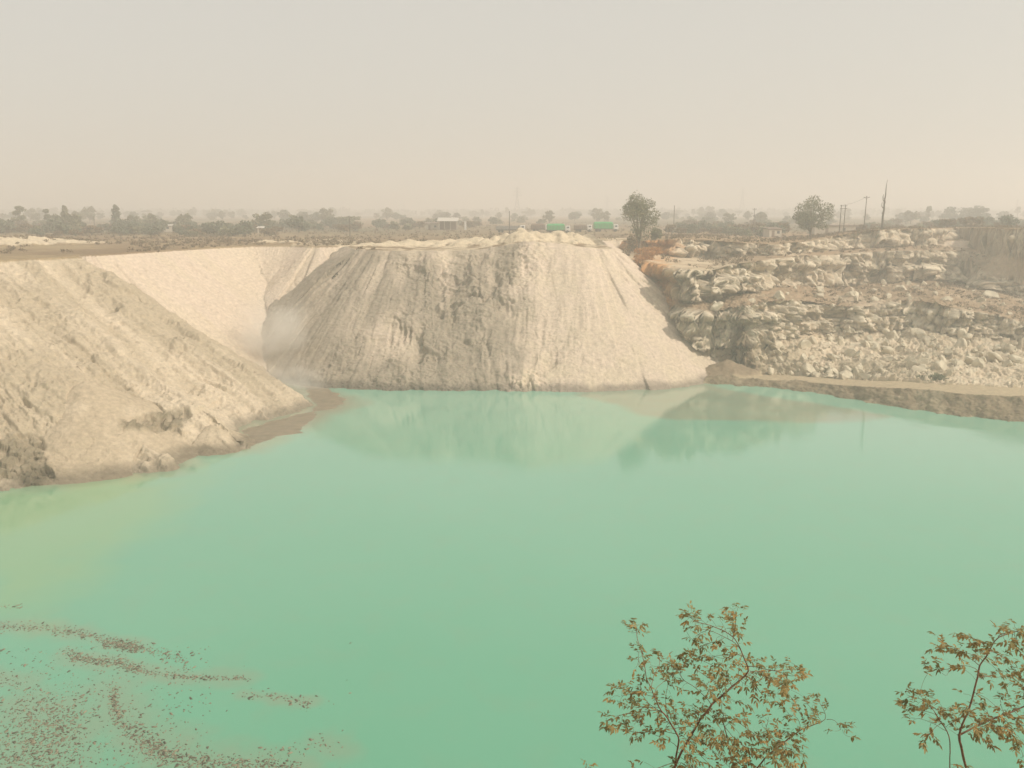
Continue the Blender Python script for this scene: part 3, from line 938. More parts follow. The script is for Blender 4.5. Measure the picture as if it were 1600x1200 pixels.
def far_tree(name, kind, seed, H=10.0, wid=7.0, mat=None, leaf=.42, dens=1.0, bark=None, label=None, cat='tree'):
    """unit tree: a tapered trunk with limbs under a broken crown of leaf sprays"""
    r = np.random.default_rng(seed)
    root = empty(name, (0, 0, 0))
    cl = []
    R = wid / 2
    if kind == 'round':
        z0 = .18 * H; limbs = 7
        for k in range(20):
            a = r.uniform(0, 6.28); rad = R * .72 * math.sqrt(r.uniform()); zz = r.uniform(.26, .88) * H
            sh = math.sqrt(max(0.05, 1 - ((zz / H - .55) / .5) ** 2))
            cl.append((math.cos(a) * rad * sh, math.sin(a) * rad * sh, zz, R * r.uniform(.24, .42), R * r.uniform(.24, .42), H * r.uniform(.09, .15)))
    elif kind == 'bush':
        z0 = .06 * H; limbs = 6
        for k in range(12):
            a = r.uniform(0, 6.28); rad = R * .75 * math.sqrt(r.uniform()); zz = r.uniform(.15, .78) * H
            sh = math.sqrt(max(0.05, 1 - (zz / H) ** 2))
            cl.append((math.cos(a) * rad * sh, math.sin(a) * rad * sh, zz, R * r.uniform(.3, .45), R * r.uniform(.3, .45), H * r.uniform(.15, .24)))
    elif kind == 'column':
        z0 = .12 * H; limbs = 4
        for k in range(12):
            zz = (.16 + .8 * k / 11) * H; s = math.sin(min(1, (1.02 - zz / H) * 2.2 + .15) * 1.57)
            cl.append((r.uniform(-.25, .25) * R, r.uniform(-.25, .25) * R, zz, R * .8 * s, R * .8 * s, H * .09))
    elif kind == 'umbrella':
        z0 = .3 * H; limbs = 8
        for k in range(15):
            a = r.uniform(0, 6.28); rad = R * .8 * math.sqrt(r.uniform()); zz = (.62 + .28 * (1 - (rad / R) ** 2) + r.uniform(-.06, .05)) * H
            cl.append((math.cos(a) * rad, math.sin(a) * rad, zz, R * r.uniform(.22, .36), R * r.uniform(.22, .36), H * r.uniform(.06, .1)))
    else:                                    # ragged: tall, sparse, separate clumps
        z0 = .35 * H; limbs = 6
        for k in range(9):
            a = r.uniform(0, 6.28); zz = r.uniform(.4, .97) * H; rad = R * .7 * r.uniform(.2, 1) * (1.15 - zz / H)
            cl.append((math.cos(a) * rad, math.sin(a) * rad, zz, R * r.uniform(.25, .45), R * r.uniform(.25, .45), H * r.uniform(.05, .1)))
    per = dens * 60
    pts = clump_points(cl, per, r)
    v, f, rn = leaf_quads(pts, leaf, r)
    tb = MB()
    lean = r.uniform(-.05, .05, 2) * H
    top = Vector((lean[0], lean[1], H * .7))
    tr = .022 * H + .05
    tb.tube([(0, 0, -.4), (lean[0] * .2, lean[1] * .2, z0 * .6), (lean[0] * .6, lean[1] * .6, H * .45), top], [tr * 1.3, tr, tr * .6, tr * .2], 7)
    for k in range(min(limbs + 3, len(cl))):
        c = cl[int(k * len(cl) / (limbs + 3)) % len(cl)]
        st = Vector((lean[0] * .4, lean[1] * .4, z0 * .7 + r.uniform(0, .25) * H * .6))
        st.z = min(st.z, c[2] * .8)
        e = Vector(c[:3]); md = (st + e) / 2 + Vector((r.uniform(-.1, .1), r.uniform(-.1, .1), -.05)) * H * .3
        tb.tube([st, md, e], [tr * .5, tr * .32, tr * .1], 5)
    tb.build('trunk', bark or M_BARK_FAR, root, True)
    mesh_np('crown', v, [f], mat or M_LEAF_A, root, attrs={'rnd': rn})
    root['H'] = H
    return root


def put_px(px, D, dz=0.0):
    x = (px - 800) / F * D / (CT - ST * ((345 - 600) / F))
    return (x, D, ground_z(x, D) + dz)


def size_to(px, D, py_top):
    """height needed for the top to reach the given photo row"""
    p = put_px(px, D)
    return at_y(px, py_top, D)[2] - p[2]


# --- trees that stand out
def special(px, D, py_top, wpx, kind, seed, label, mat=None, leaf=.4, dens=1.0, cat='tree', name='tree', group=None, bark=None):
    Hh = size_to(px, D, py_top)
    t = far_tree(name, kind, seed, Hh, wpx / F * D, mat, leaf, dens, bark)
    t.location = put_px(px, D, -.1)
    tag(t, label, cat, group)
    return t


special(5, 360, 344, 26, 'round', 11, 'small hazy tree cut by the left edge of the photo')
special(31, 350, 322, 32, 'ragged', 12, 'tall loose crowned tree, leftmost above the skyline', leaf=.5, dens=1.5)
special(74, 352, 327, 22, 'ragged', 13, 'pale twin topped tree between the arched tree and the narrow ones', leaf=.45, dens=1.3)
special(102, 348, 322, 15, 'column', 14, 'narrow leaning tree, left of the two columnar trees', leaf=.45)
special(121, 345, 334, 24, 'round', 15, 'small domed tree right beside the narrow leaning tree', leaf=.45)
special(182, 338, 321, 17, 'column', 16, 'solitary dark columnar tree pointing above the hedge on the left', leaf=.45, mat=M_LEAF_B, dens=1.2)
special(206, 325, 346, 36, 'bush', 17, 'rounded dark bush at the foot of the columnar tree', cat='bush', name='bush')
special(457, 420, 335, 20, 'round', 18, 'small dome of a tree rising from the hazy hedge above the cove', leaf=.45)
special(545, 400, 337, 52, 'round', 19, 'broad hazy tree clump behind the pole above the cove', leaf=.5)
lone = special(999, 196, 297, 74, 'round', 21, 'lone leafy tree standing at the quarry edge above the orange soil', leaf=.25, dens=4.2, bark=M_BARK)
special(1268, 226, 304, 66, 'round', 22, 'broad dense tree on the right rim beside the low brown roof', leaf=.30, dens=3.2, bark=M_BARK)
special(985, 193, 358, 30, 'bush', 23, 'brown bush at the foot of the lone quarry edge tree', mat=M_SCRUB, leaf=.25, cat='bush', name='bush')
special(1006, 174.5, 396, 44, 'bush', 31, 'lower rust coloured dry bush touching the edge of the middle spoil heap', mat=M_RUST, leaf=.2, dens=3, cat='bush', name='bush')
special(1012, 178, 384, 58, 'bush', 29, 'rust coloured dry bush spilling down the orange soil below the lone tree', mat=M_RUST, leaf=.2, dens=3, cat='bush', name='bush')
special(122, 205, 375, 40, 'bush', 30, 'dark scrubby bush on the plateau edge at far left', mat=M_SCRUB, leaf=.25, dens=1.6, cat='bush', name='bush')
special(1025, 199, 352, 26, 'bush', 24, 'low olive bush just right of the lone tree trunk', leaf=.25, dens=1.5, cat='bush', name='bush')
special(1450, 520, 320, 20, 'ragged', 25, 'grey dead looking tree above the hedge on the right', leaf=.5)
special(1530, 480, 318, 42, 'round', 26, 'dark green tree crown nearest the right end of the skyline', mat=M_LEAF_B, leaf=.55, dens=1.6)
special(1495, 500, 322, 60, 'round', 27, 'wide dark green tree left of the highest crown on the right', mat=M_LEAF_B, leaf=.55, dens=1.6)
special(1482, 131.5, 583, 52, 'bush', 28, 'grey green bush on the track along the right shore', mat=M_LEAF_A, leaf=.18, dens=2, cat='bush', name='bush')

# --- hedgerow and plain trees: seven source plants, then copies
protos = [
    far_tree('tree', 'round', 51, 7, 7.5, M_LEAF_A, .5, .8), far_tree('tree', 'round', 52, 6, 8.5, M_LEAF_B, .5, .8),
    far_tree('tree', 'umbrella', 53, 7, 8, M_LEAF_A, .5, .8), far_tree('tree', 'ragged', 54, 9, 5, M_LEAF_B, .5, .9),
    far_tree('bush', 'bush', 55, 3.4, 6, M_LEAF_A, .4, .8), far_tree('bush', 'bush', 56, 3, 6.5, M_SCRUB, .4, .8), far_tree('bush', 'bush', 57, 4.2, 6, M_LEAF_B, .4, .8)]
KL = ['round crowned tree in the hazy belt on the plain', 'low spreading dark tree in the hazy belt on the plain', 'flat topped tree in the hazy belt on the plain', 'sparse upright tree in the hazy belt on the plain',
      'olive bush on the plain behind the quarry', 'dry brown bush on the plain behind the quarry', 'dark green bush on the plain behind the quarry']
used_p = set()


def plant(k, px, D, sc):
    if 745 < px < 975 and D < 420: return
    src = protos[k]
    if k in used_p: o = copy_tree(src)
    else: o = src; used_p.add(k)
    o.location = put_px(px, D, -.15)
    o.rotation_euler = (0, 0, random.uniform(0, 6.28))
    s = sc * random.uniform(.85, 1.2)
    o.scale = (s * random.uniform(.9, 1.25), s, s * random.uniform(.85, 1.1))
    tag(o, ('faint ' if D > 1150 else 'hazy ' if D > 820 else 'fairly clear ' if D > 460 else 'nearer, darker ') + KL[k], 'tree' if k < 4 else 'bush', 'trees dotted over the plain' if k < 4 else 'bushes dotted over the plain')


for i in range(125):
    px = random.choice([random.uniform(-30, 560), random.uniform(-30, 300), random.uniform(1050, 1230), random.uniform(1330, 1640)])
    D = random.uniform(290, 430) if px < 700 else random.uniform(262, 430)
    plant(random.choice([4, 4, 5, 6, 6, 0] if px < 700 else [5, 5, 4, 6]), px, D, random.uniform(.8, 1.3))
for i in range(70):
    plant(random.choice([4, 5, 6, 6]), random.uniform(-30, 430), random.uniform(262, 335), random.uniform(.7, 1.2))
for i in range(34):
    plant(random.choice([4, 5, 6, 6]), random.uniform(420, 745), random.uniform(335, 430), random.uniform(.8, 1.2))
for i in range(60):
    plant(random.choice([5, 5, 4, 6]), random.choice([random.uniform(1040, 1230), random.uniform(1340, 1640)]), random.uniform(255, 350), random.uniform(.7, 1.2))
for i in range(130):
    plant(random.choice([0, 1, 1, 0, 4, 6, 6, 4]), random.uniform(-50, 1650), random.uniform(460, 800), random.uniform(.9, 1.35))
for i in range(170):
    plant(random.choice([0, 1, 1, 0, 1, 0, 2, 3]), random.uniform(-60, 1660), random.uniform(820, 1500), random.uniform(1.1, 1.7))

# far wood read as one mass
r_ = np.random.default_rng(99)
cl = []
for i in range(2600):
    D = r_.uniform(1350, 3600); px = r_.uniform(-80, 1680)
    x_ = (px - 800) / F * D
    cl.append((x_, D, r_.uniform(2, 8), r_.uniform(8, 22), r_.uniform(8, 16), r_.uniform(4, 8)))
cl = np.array(cl)
cl[:, 2] += full(cl[:, 0], cl[:, 1])[0]
v, f, rn = leaf_quads(clump_points([tuple(c) for c in cl], 26, r_), 3.6, r_)
tag(mesh_np('distant_woodland', v, [f], M_LEAF_B, attrs={'rnd': rn}), 'faint woodland fading into the haze at the horizon', kind='stuff')

# dry scrub and grass over benches and plateau
def scatter(name, label, mat, n, dfun, leaf, rad, per, seed, stuff=True):
    r = np.random.default_rng(seed)
    px, D = dfun(r, n)
    x_ = (px - 800) / F * D
    z_ = full(x_, D)[0]
    c = [(a, b, z + rad * .35, rad * s, rad * s, rad * .6 * s) for a, b, z, s in zip(x_, D, z_, r.uniform(.5, 1.3, n))]
    v, f, rn = leaf_quads(clump_points(c, per, r, .2), leaf, r)
    tag(mesh_np(name, v, [f], mat, attrs={'rnd': rn}), label, kind='stuff')


def d_terr(r, n):
    px = r.uniform(1030, 1620, n * 8); D = r.uniform(150, 262, n * 8)
    s = full((px - 800) / F * D, D)[4]; g = np.floor(s)
    dens = fbm2(px * .02, D * .08, 3, 9) + r.uniform(-.2, .2, px.size)
    k = np.where(np.isin(g, (4, 6, 8)) & (dens > -.02))[0][:n]
    return px[k], D[k]


def d_plat(r, n):
    px = r.uniform(-20, 1620, n * 4); D = 200 + 330 * r.uniform(0, 1, n * 4) ** 1.3
    h_, g_, *_r = full((px - 800) / F * D, D)
    seg_ = _r[2]
    k = np.where(((g_ == 5) | ((g_ == 3) & (seg_ >= 8))) & ~((px > 560) & (px < 990) & (D < 215)))[0][:n]
    return px[k], D[k]


def scat(name, label, mat, n, df, leaf, rad, per, seed):
    r = np.random.default_rng(seed)
    px, D = df(r, n); x_ = (px - 800) / F * D; z_ = full(x_, D)[0]
    c = [(a, b, z + rad * .3, rad * s, rad * s, rad * .55 * s) for a, b, z, s in zip(x_, D, z_, r.uniform(.4, 1.3, len(x_)))]
    v, f, rn = leaf_quads(clump_points(c, per, r, .2), leaf, r)
    tag(mesh_np(name, v, [f], mat, attrs={'rnd': rn}), label, kind='stuff')


scat('dry_scrub', 'thin brown scrub over the quarry benches', M_SCRUB, 900, d_terr, .16, .8, 34, 61)
def d_rim(r, n):
    px = r.uniform(-30, 600, n * 6); D = r.uniform(140, 265, n * 6)
    h_, g_, *_r = full((px - 800) / F * D, D)
    dn_ = fbm2(px * .012, D * .05, 3, 77)
    k = np.where((g_ == 5) & (dn_ > -.05))[0][:n]
    return px[k], D[k]


scat('dry_scrub', 'low rusty scrub along the plateau edge above the left heap and cove', M_SCRUB, 520, d_rim, .2, .75, 26, 63)
scat('dry_grass', 'rough brown grass over the plain above the rim', M_SCRUB, 2600, d_plat, .26, .9, 14, 62)

# ------------------------------------------------------------------ poles, pylons, dead trunk
def pole(px, D, py_top, label, arms=1, rad=.14, group='utility poles along the rim', lean=0.0):
    Hh = size_to(px, D, py_top)
    root = empty('utility_pole', put_px(px, D))
    MB().tube([(0, 0, -.5), (lean * .5, 0, Hh * .5), (lean, 0, Hh)], [rad * 1.2, rad, rad * .8], 8).build('post', M_DEAD, root, True)
    if arms:
        MB().box((lean, 0, Hh - .45), (1.9, .12, .14)).tube([(lean - .6, 0, Hh - .5), (lean, 0, Hh - 1.1)], .03, 4).tube([(lean + .6, 0, Hh - .5), (lean, 0, Hh - 1.1)], .03, 4).build('crossarm', M_DEAD, root)
        for s in (-.8, 0, .8):
            MB().tube([(lean + s, 0, Hh - .38), (lean + s, 0, Hh - .3), (lean + s, 0, Hh - .14)], [.05, .08, .04], 6).build('insulator', M_WHITE, root)
    tag(root, label, 'pole', group)
    return root


pole(147, 330, 338, 'short thin pole between the domed tree and the columnar tree', 0)
pole(546, 262, 337, 'pole in front of the hazy tree clump above the cove')
pole(796, 300, 330, 'pole rising behind the grey truck', 0, .17)
pole(1053, 330, 321, 'plain pole just right of the lone quarry edge tree', 0, .16)
pole(1178, 330, 325, 'pole with a crossarm left of the broad dense tree')
p3 = pole(1351, 250, 306, 'tall slim pole between the twin posts and the dead trunk', 1, .14)
# twin post frame
Hh = size_to(1316, 250, 320)
tw = empty('utility_pole', put_px(1316, 250))
for s in (-.62, .62):
    MB().tube([(s, 0, -.5), (s, 0, Hh)], [.16, .12], 8).build('post', M_DEAD, tw, True)
for zz in (.3, 1.1):
    MB().box((0, -.17, Hh - zz), (2.2, .12, .16)).build('crossarm', M_DEAD, tw)
tag(tw, 'twin post pole with crossarms beside the low brown roof', 'pole', 'utility poles along the rim')
# wire from the twin posts to the slim pole
a_ = Vector(tw.location) + Vector((0, 0, Hh)); b_ = Vector(p3.location) + Vector((0, 0, size_to(1351, 250, 306) - .2))
pw_ = [a_.lerp(b_, i / 10) + Vector((0, 0, -.5 * math.sin(math.pi * i / 10))) for i in range(11)]
tag(MB().tube(pw_, .025, 4).build('power_line', M_DARK), 'thin cable between the twin posts and the slim pole', 'cable')

# dead trunk
Hh = size_to(1379, 222, 281)
dt = empty('dead_tree', put_px(1379, 222))
kx = [0, .05, -.08, .1, .02, .16, .1, .28]
MB().tube([(kx[i], .05 * math.sin(i * 2), -.4 + (Hh + .4) * i / 7) for i in range(8)], [.34, .30, .27, .25, .2, .16, .1, .05], 9).build('trunk', M_DEAD, dt, True)
for (z0, dx, dz, r0) in ((.42, -.75, 1.9, .12), (.55, -.55, 2.2, .12), (.5, .45, 1.3, .09), (.7, .35, 1.5, .07), (.3, -.4, .9, .08), (.62, -.7, .9, .06)):
    MB().tube([(kx[3] * .5, 0, Hh * z0), (dx * .7, .1, Hh * z0 + dz * .35), (dx * .75, .12, Hh * z0 + dz * .7), (dx * .6, .15, Hh * z0 + dz)], [r0, r0 * .8, r0 * .6, r0 * .25], 6).build('branch', M_DEAD, dt, True)
tag(dt, 'tall bare dead trunk with broken stubs, highest thing on the right rim', 'dead tree')


def pylon(px, D, py_top, label):
    Hh = size_to(px, D, py_top)
    root = empty('pylon', put_px(px, D), random.uniform(-.4, .4))
    mb = MB(); bw, tw_ = Hh * .11, Hh * .02
    def wd(z): return bw + (tw_ - bw) * min(1, z / (Hh * .72)) if z < Hh * .72 else tw_
    lv = [0, .14, .27, .39, .5, .6, .7, .8, .9, 1]
    rr_ = Hh * .0045
    for sx, sy in ((-1, -1), (1, -1), (1, 1), (-1, 1)):
        mb.tube([(sx * wd(l * Hh), sy * wd(l * Hh), l * Hh) for l in lv], rr_, 4)
    for l0, l1 in zip(lv[:-1], lv[1:]):
        a, b = wd(l0 * Hh), wd(l1 * Hh)
        for (p, q2) in (((-1, -1), (1, -1)), ((1, -1), (1, 1)), ((1, 1), (-1, 1)), ((-1, 1), (-1, -1))):
            mb.tube([(p[0] * a, p[1] * a, l0 * Hh), (q2[0] * b, q2[1] * b, l1 * Hh)], rr_ * .7, 3)
            mb.tube([(q2[0] * a, q2[1] * a, l0 * Hh), (p[0] * b, p[1] * b, l1 * Hh)], rr_ * .7, 3)
    mb.build('lattice_mast', M_PYLON, root)
    for l, wv in ((.72, .17), (.83, .14), (.93, .11)):
        for s in (-1, 1):
            MB().tube([(0, 0, l * Hh + Hh * .03), (s * wv * Hh, 0, l * Hh)], rr_ * .8, 4).tube([(0, 0, l * Hh - Hh * .015), (s * wv * Hh, 0, l * Hh)], rr_ * .8, 4).build('arm', M_PYLON, root)
    tag(root, label, 'pylon', 'pylons fading in the haze')


pylon(808, 1150, 292, 'nearest faint lattice pylon above the grey truck')
pylon(948, 1500, 306, 'faint pylon left of the lone quarry edge tree')
pylon(1158, 1450, 293, 'faint pylon between the lone tree and the broad dense tree')
pylon(1586, 1250, 311, 'faint pylon at the right end of the skyline')
pylon(632, 1700, 318, 'very faint pylon left of the white roofed shed')
pylon(502, 1750, 321, 'faintest pylon, above the cove')

# ------------------------------------------------------------------ trucks behind the crest
def truck(px, D, Lm, cargo_mat, label, cab_mat=M_WHITE, hh=2.9, rz=0.0, cover=True):
    root = empty('truck', put_px(px, D, .02), rz)
    bl = Lm - 2.2; x0 = -Lm / 2
    # cargo: side walls with a bowed cover
    n = 9; prof = []
    for k in range(n):
        t = k / (n - 1); yy_ = -1.2 + 2.4 * t
        prof.append((yy_, 1.1 + hh - .55 + (.55 * math.sin(math.pi * t) ** .5 if cover else .1)))
    ring = [(-1.2, 1.15)] + prof + [(1.2, 1.15)]
    vs = []; xs = [x0, x0 + .35, x0 + bl * .5, x0 + bl - .35, x0 + bl]
    sc_ = [.86, 1, 1.02, 1, .86]
    for xk, s in zip(xs, sc_):
        vs += [(xk, a, 1.15 + (b - 1.15) * s) for a, b in ring]
    m_ = len(ring); fs = []
    for i in range(len(xs) - 1):
        for k in range(m_):
            q_ = (k + 1) % m_
            fs.append((i * m_ + k, i * m_ + q_, (i + 1) * m_ + q_, (i + 1) * m_ + k))
    fs.append(tuple(range(m_ - 1, -1, -1))); fs.append(tuple(range((len(xs) - 1) * m_, len(xs) * m_)))
    cg = MB().add(vs, fs).build('cargo_cover', cargo_mat, root)
    rb = MB()
    for k in range(6):
        xk = x0 + .4 + (bl - .8) * k / 5
        rb.box((xk, -1.23, 1.9), (.1, .06, 1.4)).box((xk, 1.23, 1.9), (.1, .06, 1.4))
    rb.build('side_stakes', M_GREYP, root)
    MB().box((x0 + Lm / 2 - .2, 0, .98), (Lm - .5, 1.0, .28)).build('chassis', M_DARK, root)
    cab = MB().box((Lm / 2 - 1.05, 0, 1.75), (1.95, 2.3, 1.9), bev=.2, taper=.94).build('cab', cab_mat, root)
    MB().box((Lm / 2 - .1, 0, 2.1), (.09, 1.9, .75)).build('windscreen', M_GLASSY, cab)
    for s in (-1, 1):
        MB().box((Lm / 2 - .95, s * 1.13, 2.1), (.9, .06, .6)).build('side_window', M_GLASSY, cab)
    MB().box((Lm / 2 - .02, 0, .75), (.16, 2.3, .3), bev=.05).build('bumper', cab_mat, root)
    for xw in (Lm / 2 - 1.1, x0 + 1.2, x0 + 2.4):
        for s in (-1, 1):
            MB().tube([(xw, s * 1.18, .52), (xw, s * .85, .52)], .52, 16).build('wheel', M_DARK, root, False)
    tag(root, label, 'truck', 'trucks parked behind the crest')


truck(798, 306, 11.0, M_GREYP, 'long grey truck, leftmost of the trucks', hh=1.7, cover=False)
truck(845, 318, 7.5, M_BROWN, 'brown covered truck with a white cab touching the green one', hh=2.0)
truck(873, 300, 8.6, M_GREEN, 'green covered truck behind the white piles, left of the two green ones', hh=2.3)
truck(911, 312, 7.0, M_BROWN, 'low brown truck between the two green trucks', hh=1.6)
truck(947, 316, 9.6, M_GREEN, 'green covered truck nearest the lone tree', hh=2.6)

# ------------------------------------------------------------------ sheds and huts
def shed(px, D, w_, d_, h_, label, roof=M_ROOFW, wall=M_WALL, rz=0.0, openf=False, slope=.5):
    root = empty('shed', put_px(px, D, 0), rz)
    if openf:
        for sx in (-1, -.33, .33, 1):
            for sy in (-1, 1):
                MB().box((sx * (w_ / 2 - .2), sy * (d_ / 2 - .2), h_ / 2), (.25, .25, h_)).build('post', wall, root)
        MB().box((0, d_ / 2 - .3, h_ / 2), (w_ - .7, .15, h_ - .1)).build('wall', M_ROOFD, root)
    else:
        wb = MB()
        for (cx, cy, sx, sy) in ((0, -d_ / 2, w_, .2), (0, d_ / 2, w_, .2)): wb.box((cx, cy, h_ / 2), (sx, sy, h_))
        for (cx, cy, sx, sy) in ((-w_ / 2 + .1, 0, .2, d_ - .22), (w_ / 2 - .1, 0, .2, d_ - .22)): wb.box((cx, cy, h_ / 2), (sx, sy, h_))
        wb.build('wall', wall, root)
        MB().box((-w_ * .2, -d_ / 2 - .06, 1.0), (.95, .1, 2.0)).build('door', M_ROOFD, root)
        MB().box((w_ * .22, -d_ / 2 - .06, 1.5), (.9, .1, .8)).build('window', M_GLASSY, root)
    rf = MB()
    W2, D2 = w_ / 2 + .4, d_ / 2 + .4
    rf.add([(-W2, -D2, h_), (W2, -D2, h_), (W2, D2, h_ + slope), (-W2, D2, h_ + slope), (-W2, -D2, h_ + .12), (W2, -D2, h_ + .12), (W2, D2, h_ + slope + .12), (-W2, D2, h_ + slope + .12)],
           [(0, 3, 2, 1), (4, 5, 6, 7), (0, 1, 5, 4), (1, 2, 6, 5), (2, 3, 7, 6), (3, 0, 4, 7)])
    rf.build('roof', roof, root)
    tag(root, label, 'shed')


shed(700, 345, 8, 6, 3.6, 'open shed with a sloping white roof among trees on the plain', openf=True, slope=1.4)
shed(676, 352, 6, 5, 2.6, 'low dim shed against the left side of the white roofed one', roof=M_ROOFD)
shed(257, 318, 5, 4, 2.3, 'tiny pale hut, larger of the two left of the cove', rz=.3)
shed(345, 330, 4, 3, 2.0, 'tiny pale roofed hut above the cove wall', rz=-.2)
shed(410, 300, 3.4, 3, 1.8, 'smallest pale hut, nearest the hazy dome tree', rz=.1)
shed(1300, 262, 13, 6, 2.6, 'long low building with a flat brown roof beside the broad tree', roof=M_ROOFD, slope=.1)
shed(1208, 250, 4.2, 3.4, 2.4, 'small broken stone hut left of the broad dense tree', rz=.25, roof=M_ROOFD)
# white pillar by the shed
pl_ = empty('gate_pillar', put_px(727, 345))
MB().box((0, 0, 1.6), (.8, .8, 3.2), bev=.04).build('shaft', M_WHITE, pl_); MB().box((0, 0, 3.35), (1.1, 1.1, .3), bev=.05).build('cap', M_WHITE, pl_)
tag(pl_, 'white pillar right of the white roofed shed', 'pillar')

# ------------------------------------------------------------------ boulders lying on the benches
def boulder_mesh(seed):
    r = np.random.default_rng(seed)
    import bmesh
    bm = bmesh.new(); bmesh.ops.create_icosphere(bm, subdivisions=3, radius=1.0)
    co = np.array([v.co[:] for v in bm.verts])
    for _ in range(14):                       # plane cuts give angular faces
        n = r.normal(size=3); n /= np.linalg.norm(n); d = r.uniform(.5, .85)
        k = co @ n - d; co = co - np.clip(k, 0, None)[:, None] * n
    co += .05 * np.stack([noise3(co[:, 0] * 3 + q, co[:, 1] * 3, co[:, 2] * 3, q) for q in range(3)], 1)
    for v, c in zip(bm.verts, co): v.co = c
    me = bpy.data.meshes.new('boulder'); bm.to_mesh(me); bm.free(); me.materials.append(M_ROCK)
    return me


bms = [boulder_mesh(s) for s in (1, 2, 3, 4)]
rb_ = np.random.default_rng(17)
cand = 0
spots = []
pxs = rb_.uniform(1110, 1600, 3000); Ds = rb_.uniform(133, 215, 3000)
hh_, rg_, _u, _d, sg_, *_ = full((pxs - 800) / F * Ds, Ds)
ok = np.concatenate([np.where((rg_ == 3) & (np.floor(sg_) == 2))[0][:190], np.where((rg_ == 3) & (np.floor(sg_) == 4))[0][:70]])
for i, k in enumerate(ok):
    o = bpy.data.objects.new('boulder', bms[i % 4]); COL.objects.link(o)
    s = float(rb_.uniform(.2, 1.0) ** 2 * 1.45 + .22)
    x_ = (pxs[k] - 800) / F * Ds[k]
    o.location = (x_, Ds[k], hh_[k] + s * .25)
    o.scale = (s * rb_.uniform(.8, 1.4), s * rb_.uniform(.8, 1.2), s * rb_.uniform(.5, .9))
    o.rotation_euler = tuple(rb_.uniform(0, 6.28, 3))
    tag(o, 'angular pale boulder in the rubble between the track and the lowest quarry wall' if sg_[k] < 4 else 'angular pale boulder on the bench between the two main quarry walls', 'boulder', 'boulders in the quarry rubble')

# ------------------------------------------------------------------ floating litter on the water
def litter():
    r = np.random.default_rng(5)
    bands = [([(-20, 978), (60, 980), (120, 988), (165, 1000), (215, 1012), (280, 1026)], 650, 5), ([(160, 1003), (190, 1008), (215, 1012)], 420, 6),
             ([(105, 1022), (150, 1033), (185, 1034), (222, 1048)], 520, 5), ([(222, 1050), (290, 1058), (385, 1060)], 260, 3), ([(380, 1085), (430, 1088), (485, 1100)], 110, 5),
             ([(175, 1075), (180, 1110), (205, 1140), (235, 1165), (262, 1182)], 620, 16), ([(230, 1170), (300, 1190), (400, 1196), (470, 1200)], 700, 9),
             ([(400, 1185), (450, 1172), (500, 1160), (530, 1165)], 80, 9), ([(-10, 1055), (30, 1068)], 60, 8), ([(280, 1030), (290, 1055)], 30, 14), ([(0, 945), (40, 948)], 40, 3)]
    pp = []
    for pts, n, w_ in bands:
        pts = np.array(pts, float); seg_ = np.hypot(*np.diff(pts, axis=0).T); c_ = np.concatenate([[0], np.cumsum(seg_)])
        t = r.uniform(0, c_[-1], n)
        pp.append(np.stack([np.interp(t, c_, pts[:, 0]) + r.normal(0, 4, n), np.interp(t, c_, pts[:, 1]) + r.normal(0, w_ * .8, n)], 1))
    pp.append(np.stack([r.normal(75, 34, 900), r.normal(1130, 30, 900)], 1))
    pp.append(np.stack([r.normal(60, 45, 500), r.normal(1180, 22, 500)], 1))
    pp.append(np.stack([r.uniform(-20, 330, 900), r.uniform(1010, 1210, 900)], 1))
    pp.append(np.stack([r.uniform(-20, 560, 60), r.uniform(1000, 1210, 60)], 1))
    pp = np.concatenate(pp)
    w3 = np.array([at_z(a, b) for a, b in pp]); n = len(w3)
    s = r.uniform(.02, .085, n) * np.where(r.uniform(0, 1, n) < .12, 1.7, 1)
    a = r.uniform(0, 6.28, n); K = 7
    vs = np.zeros((n, K * 2 + 1, 3))
    for k in range(K):
        t = 2 * math.pi * k / K
        rr_ = s * r.uniform(.6, 1.15, n)
        ex = np.cos(t) * rr_ * 1.5; ey = np.sin(t) * rr_ * .6
        X_ = ex * np.cos(a) - ey * np.sin(a); Y_ = ex * np.sin(a) + ey * np.cos(a)
        vs[:, k] = np.stack([w3[:, 0] + X_, w3[:, 1] + Y_, np.full(n, -.01)], 1)
        vs[:, K + k] = np.stack([w3[:, 0] + X_ * .7, w3[:, 1] + Y_ * .7, s * r.uniform(.15, .5, n)], 1)
    vs[:, 2 * K] = np.stack([w3[:, 0], w3[:, 1], s * r.uniform(.3, .7, n)], 1)
    f4 = []; f3 = []
    base = np.arange(n)[:, None] * (2 * K + 1)
    for k in range(K):
        q_ = (k + 1) % K
        f4.append(base + np.array([[k, q_, K + q_, K + k]])); f3.append(base + np.array([[K + k, K + q_, 2 * K]]))
    m = leaf_mat('floating_litter', (.08, .08, .055), (.26, .235, .16), 0)
    o = mesh_np('floating_litter', vs.reshape(-1, 3), [np.concatenate(f4), np.concatenate(f3)], m, attrs={'rnd': np.repeat(r.uniform(0, 1, n), 2 * K + 1)})
    tag(o, 'brown leaf litter and scum drifting on the water at lower left', kind='stuff')
litter()

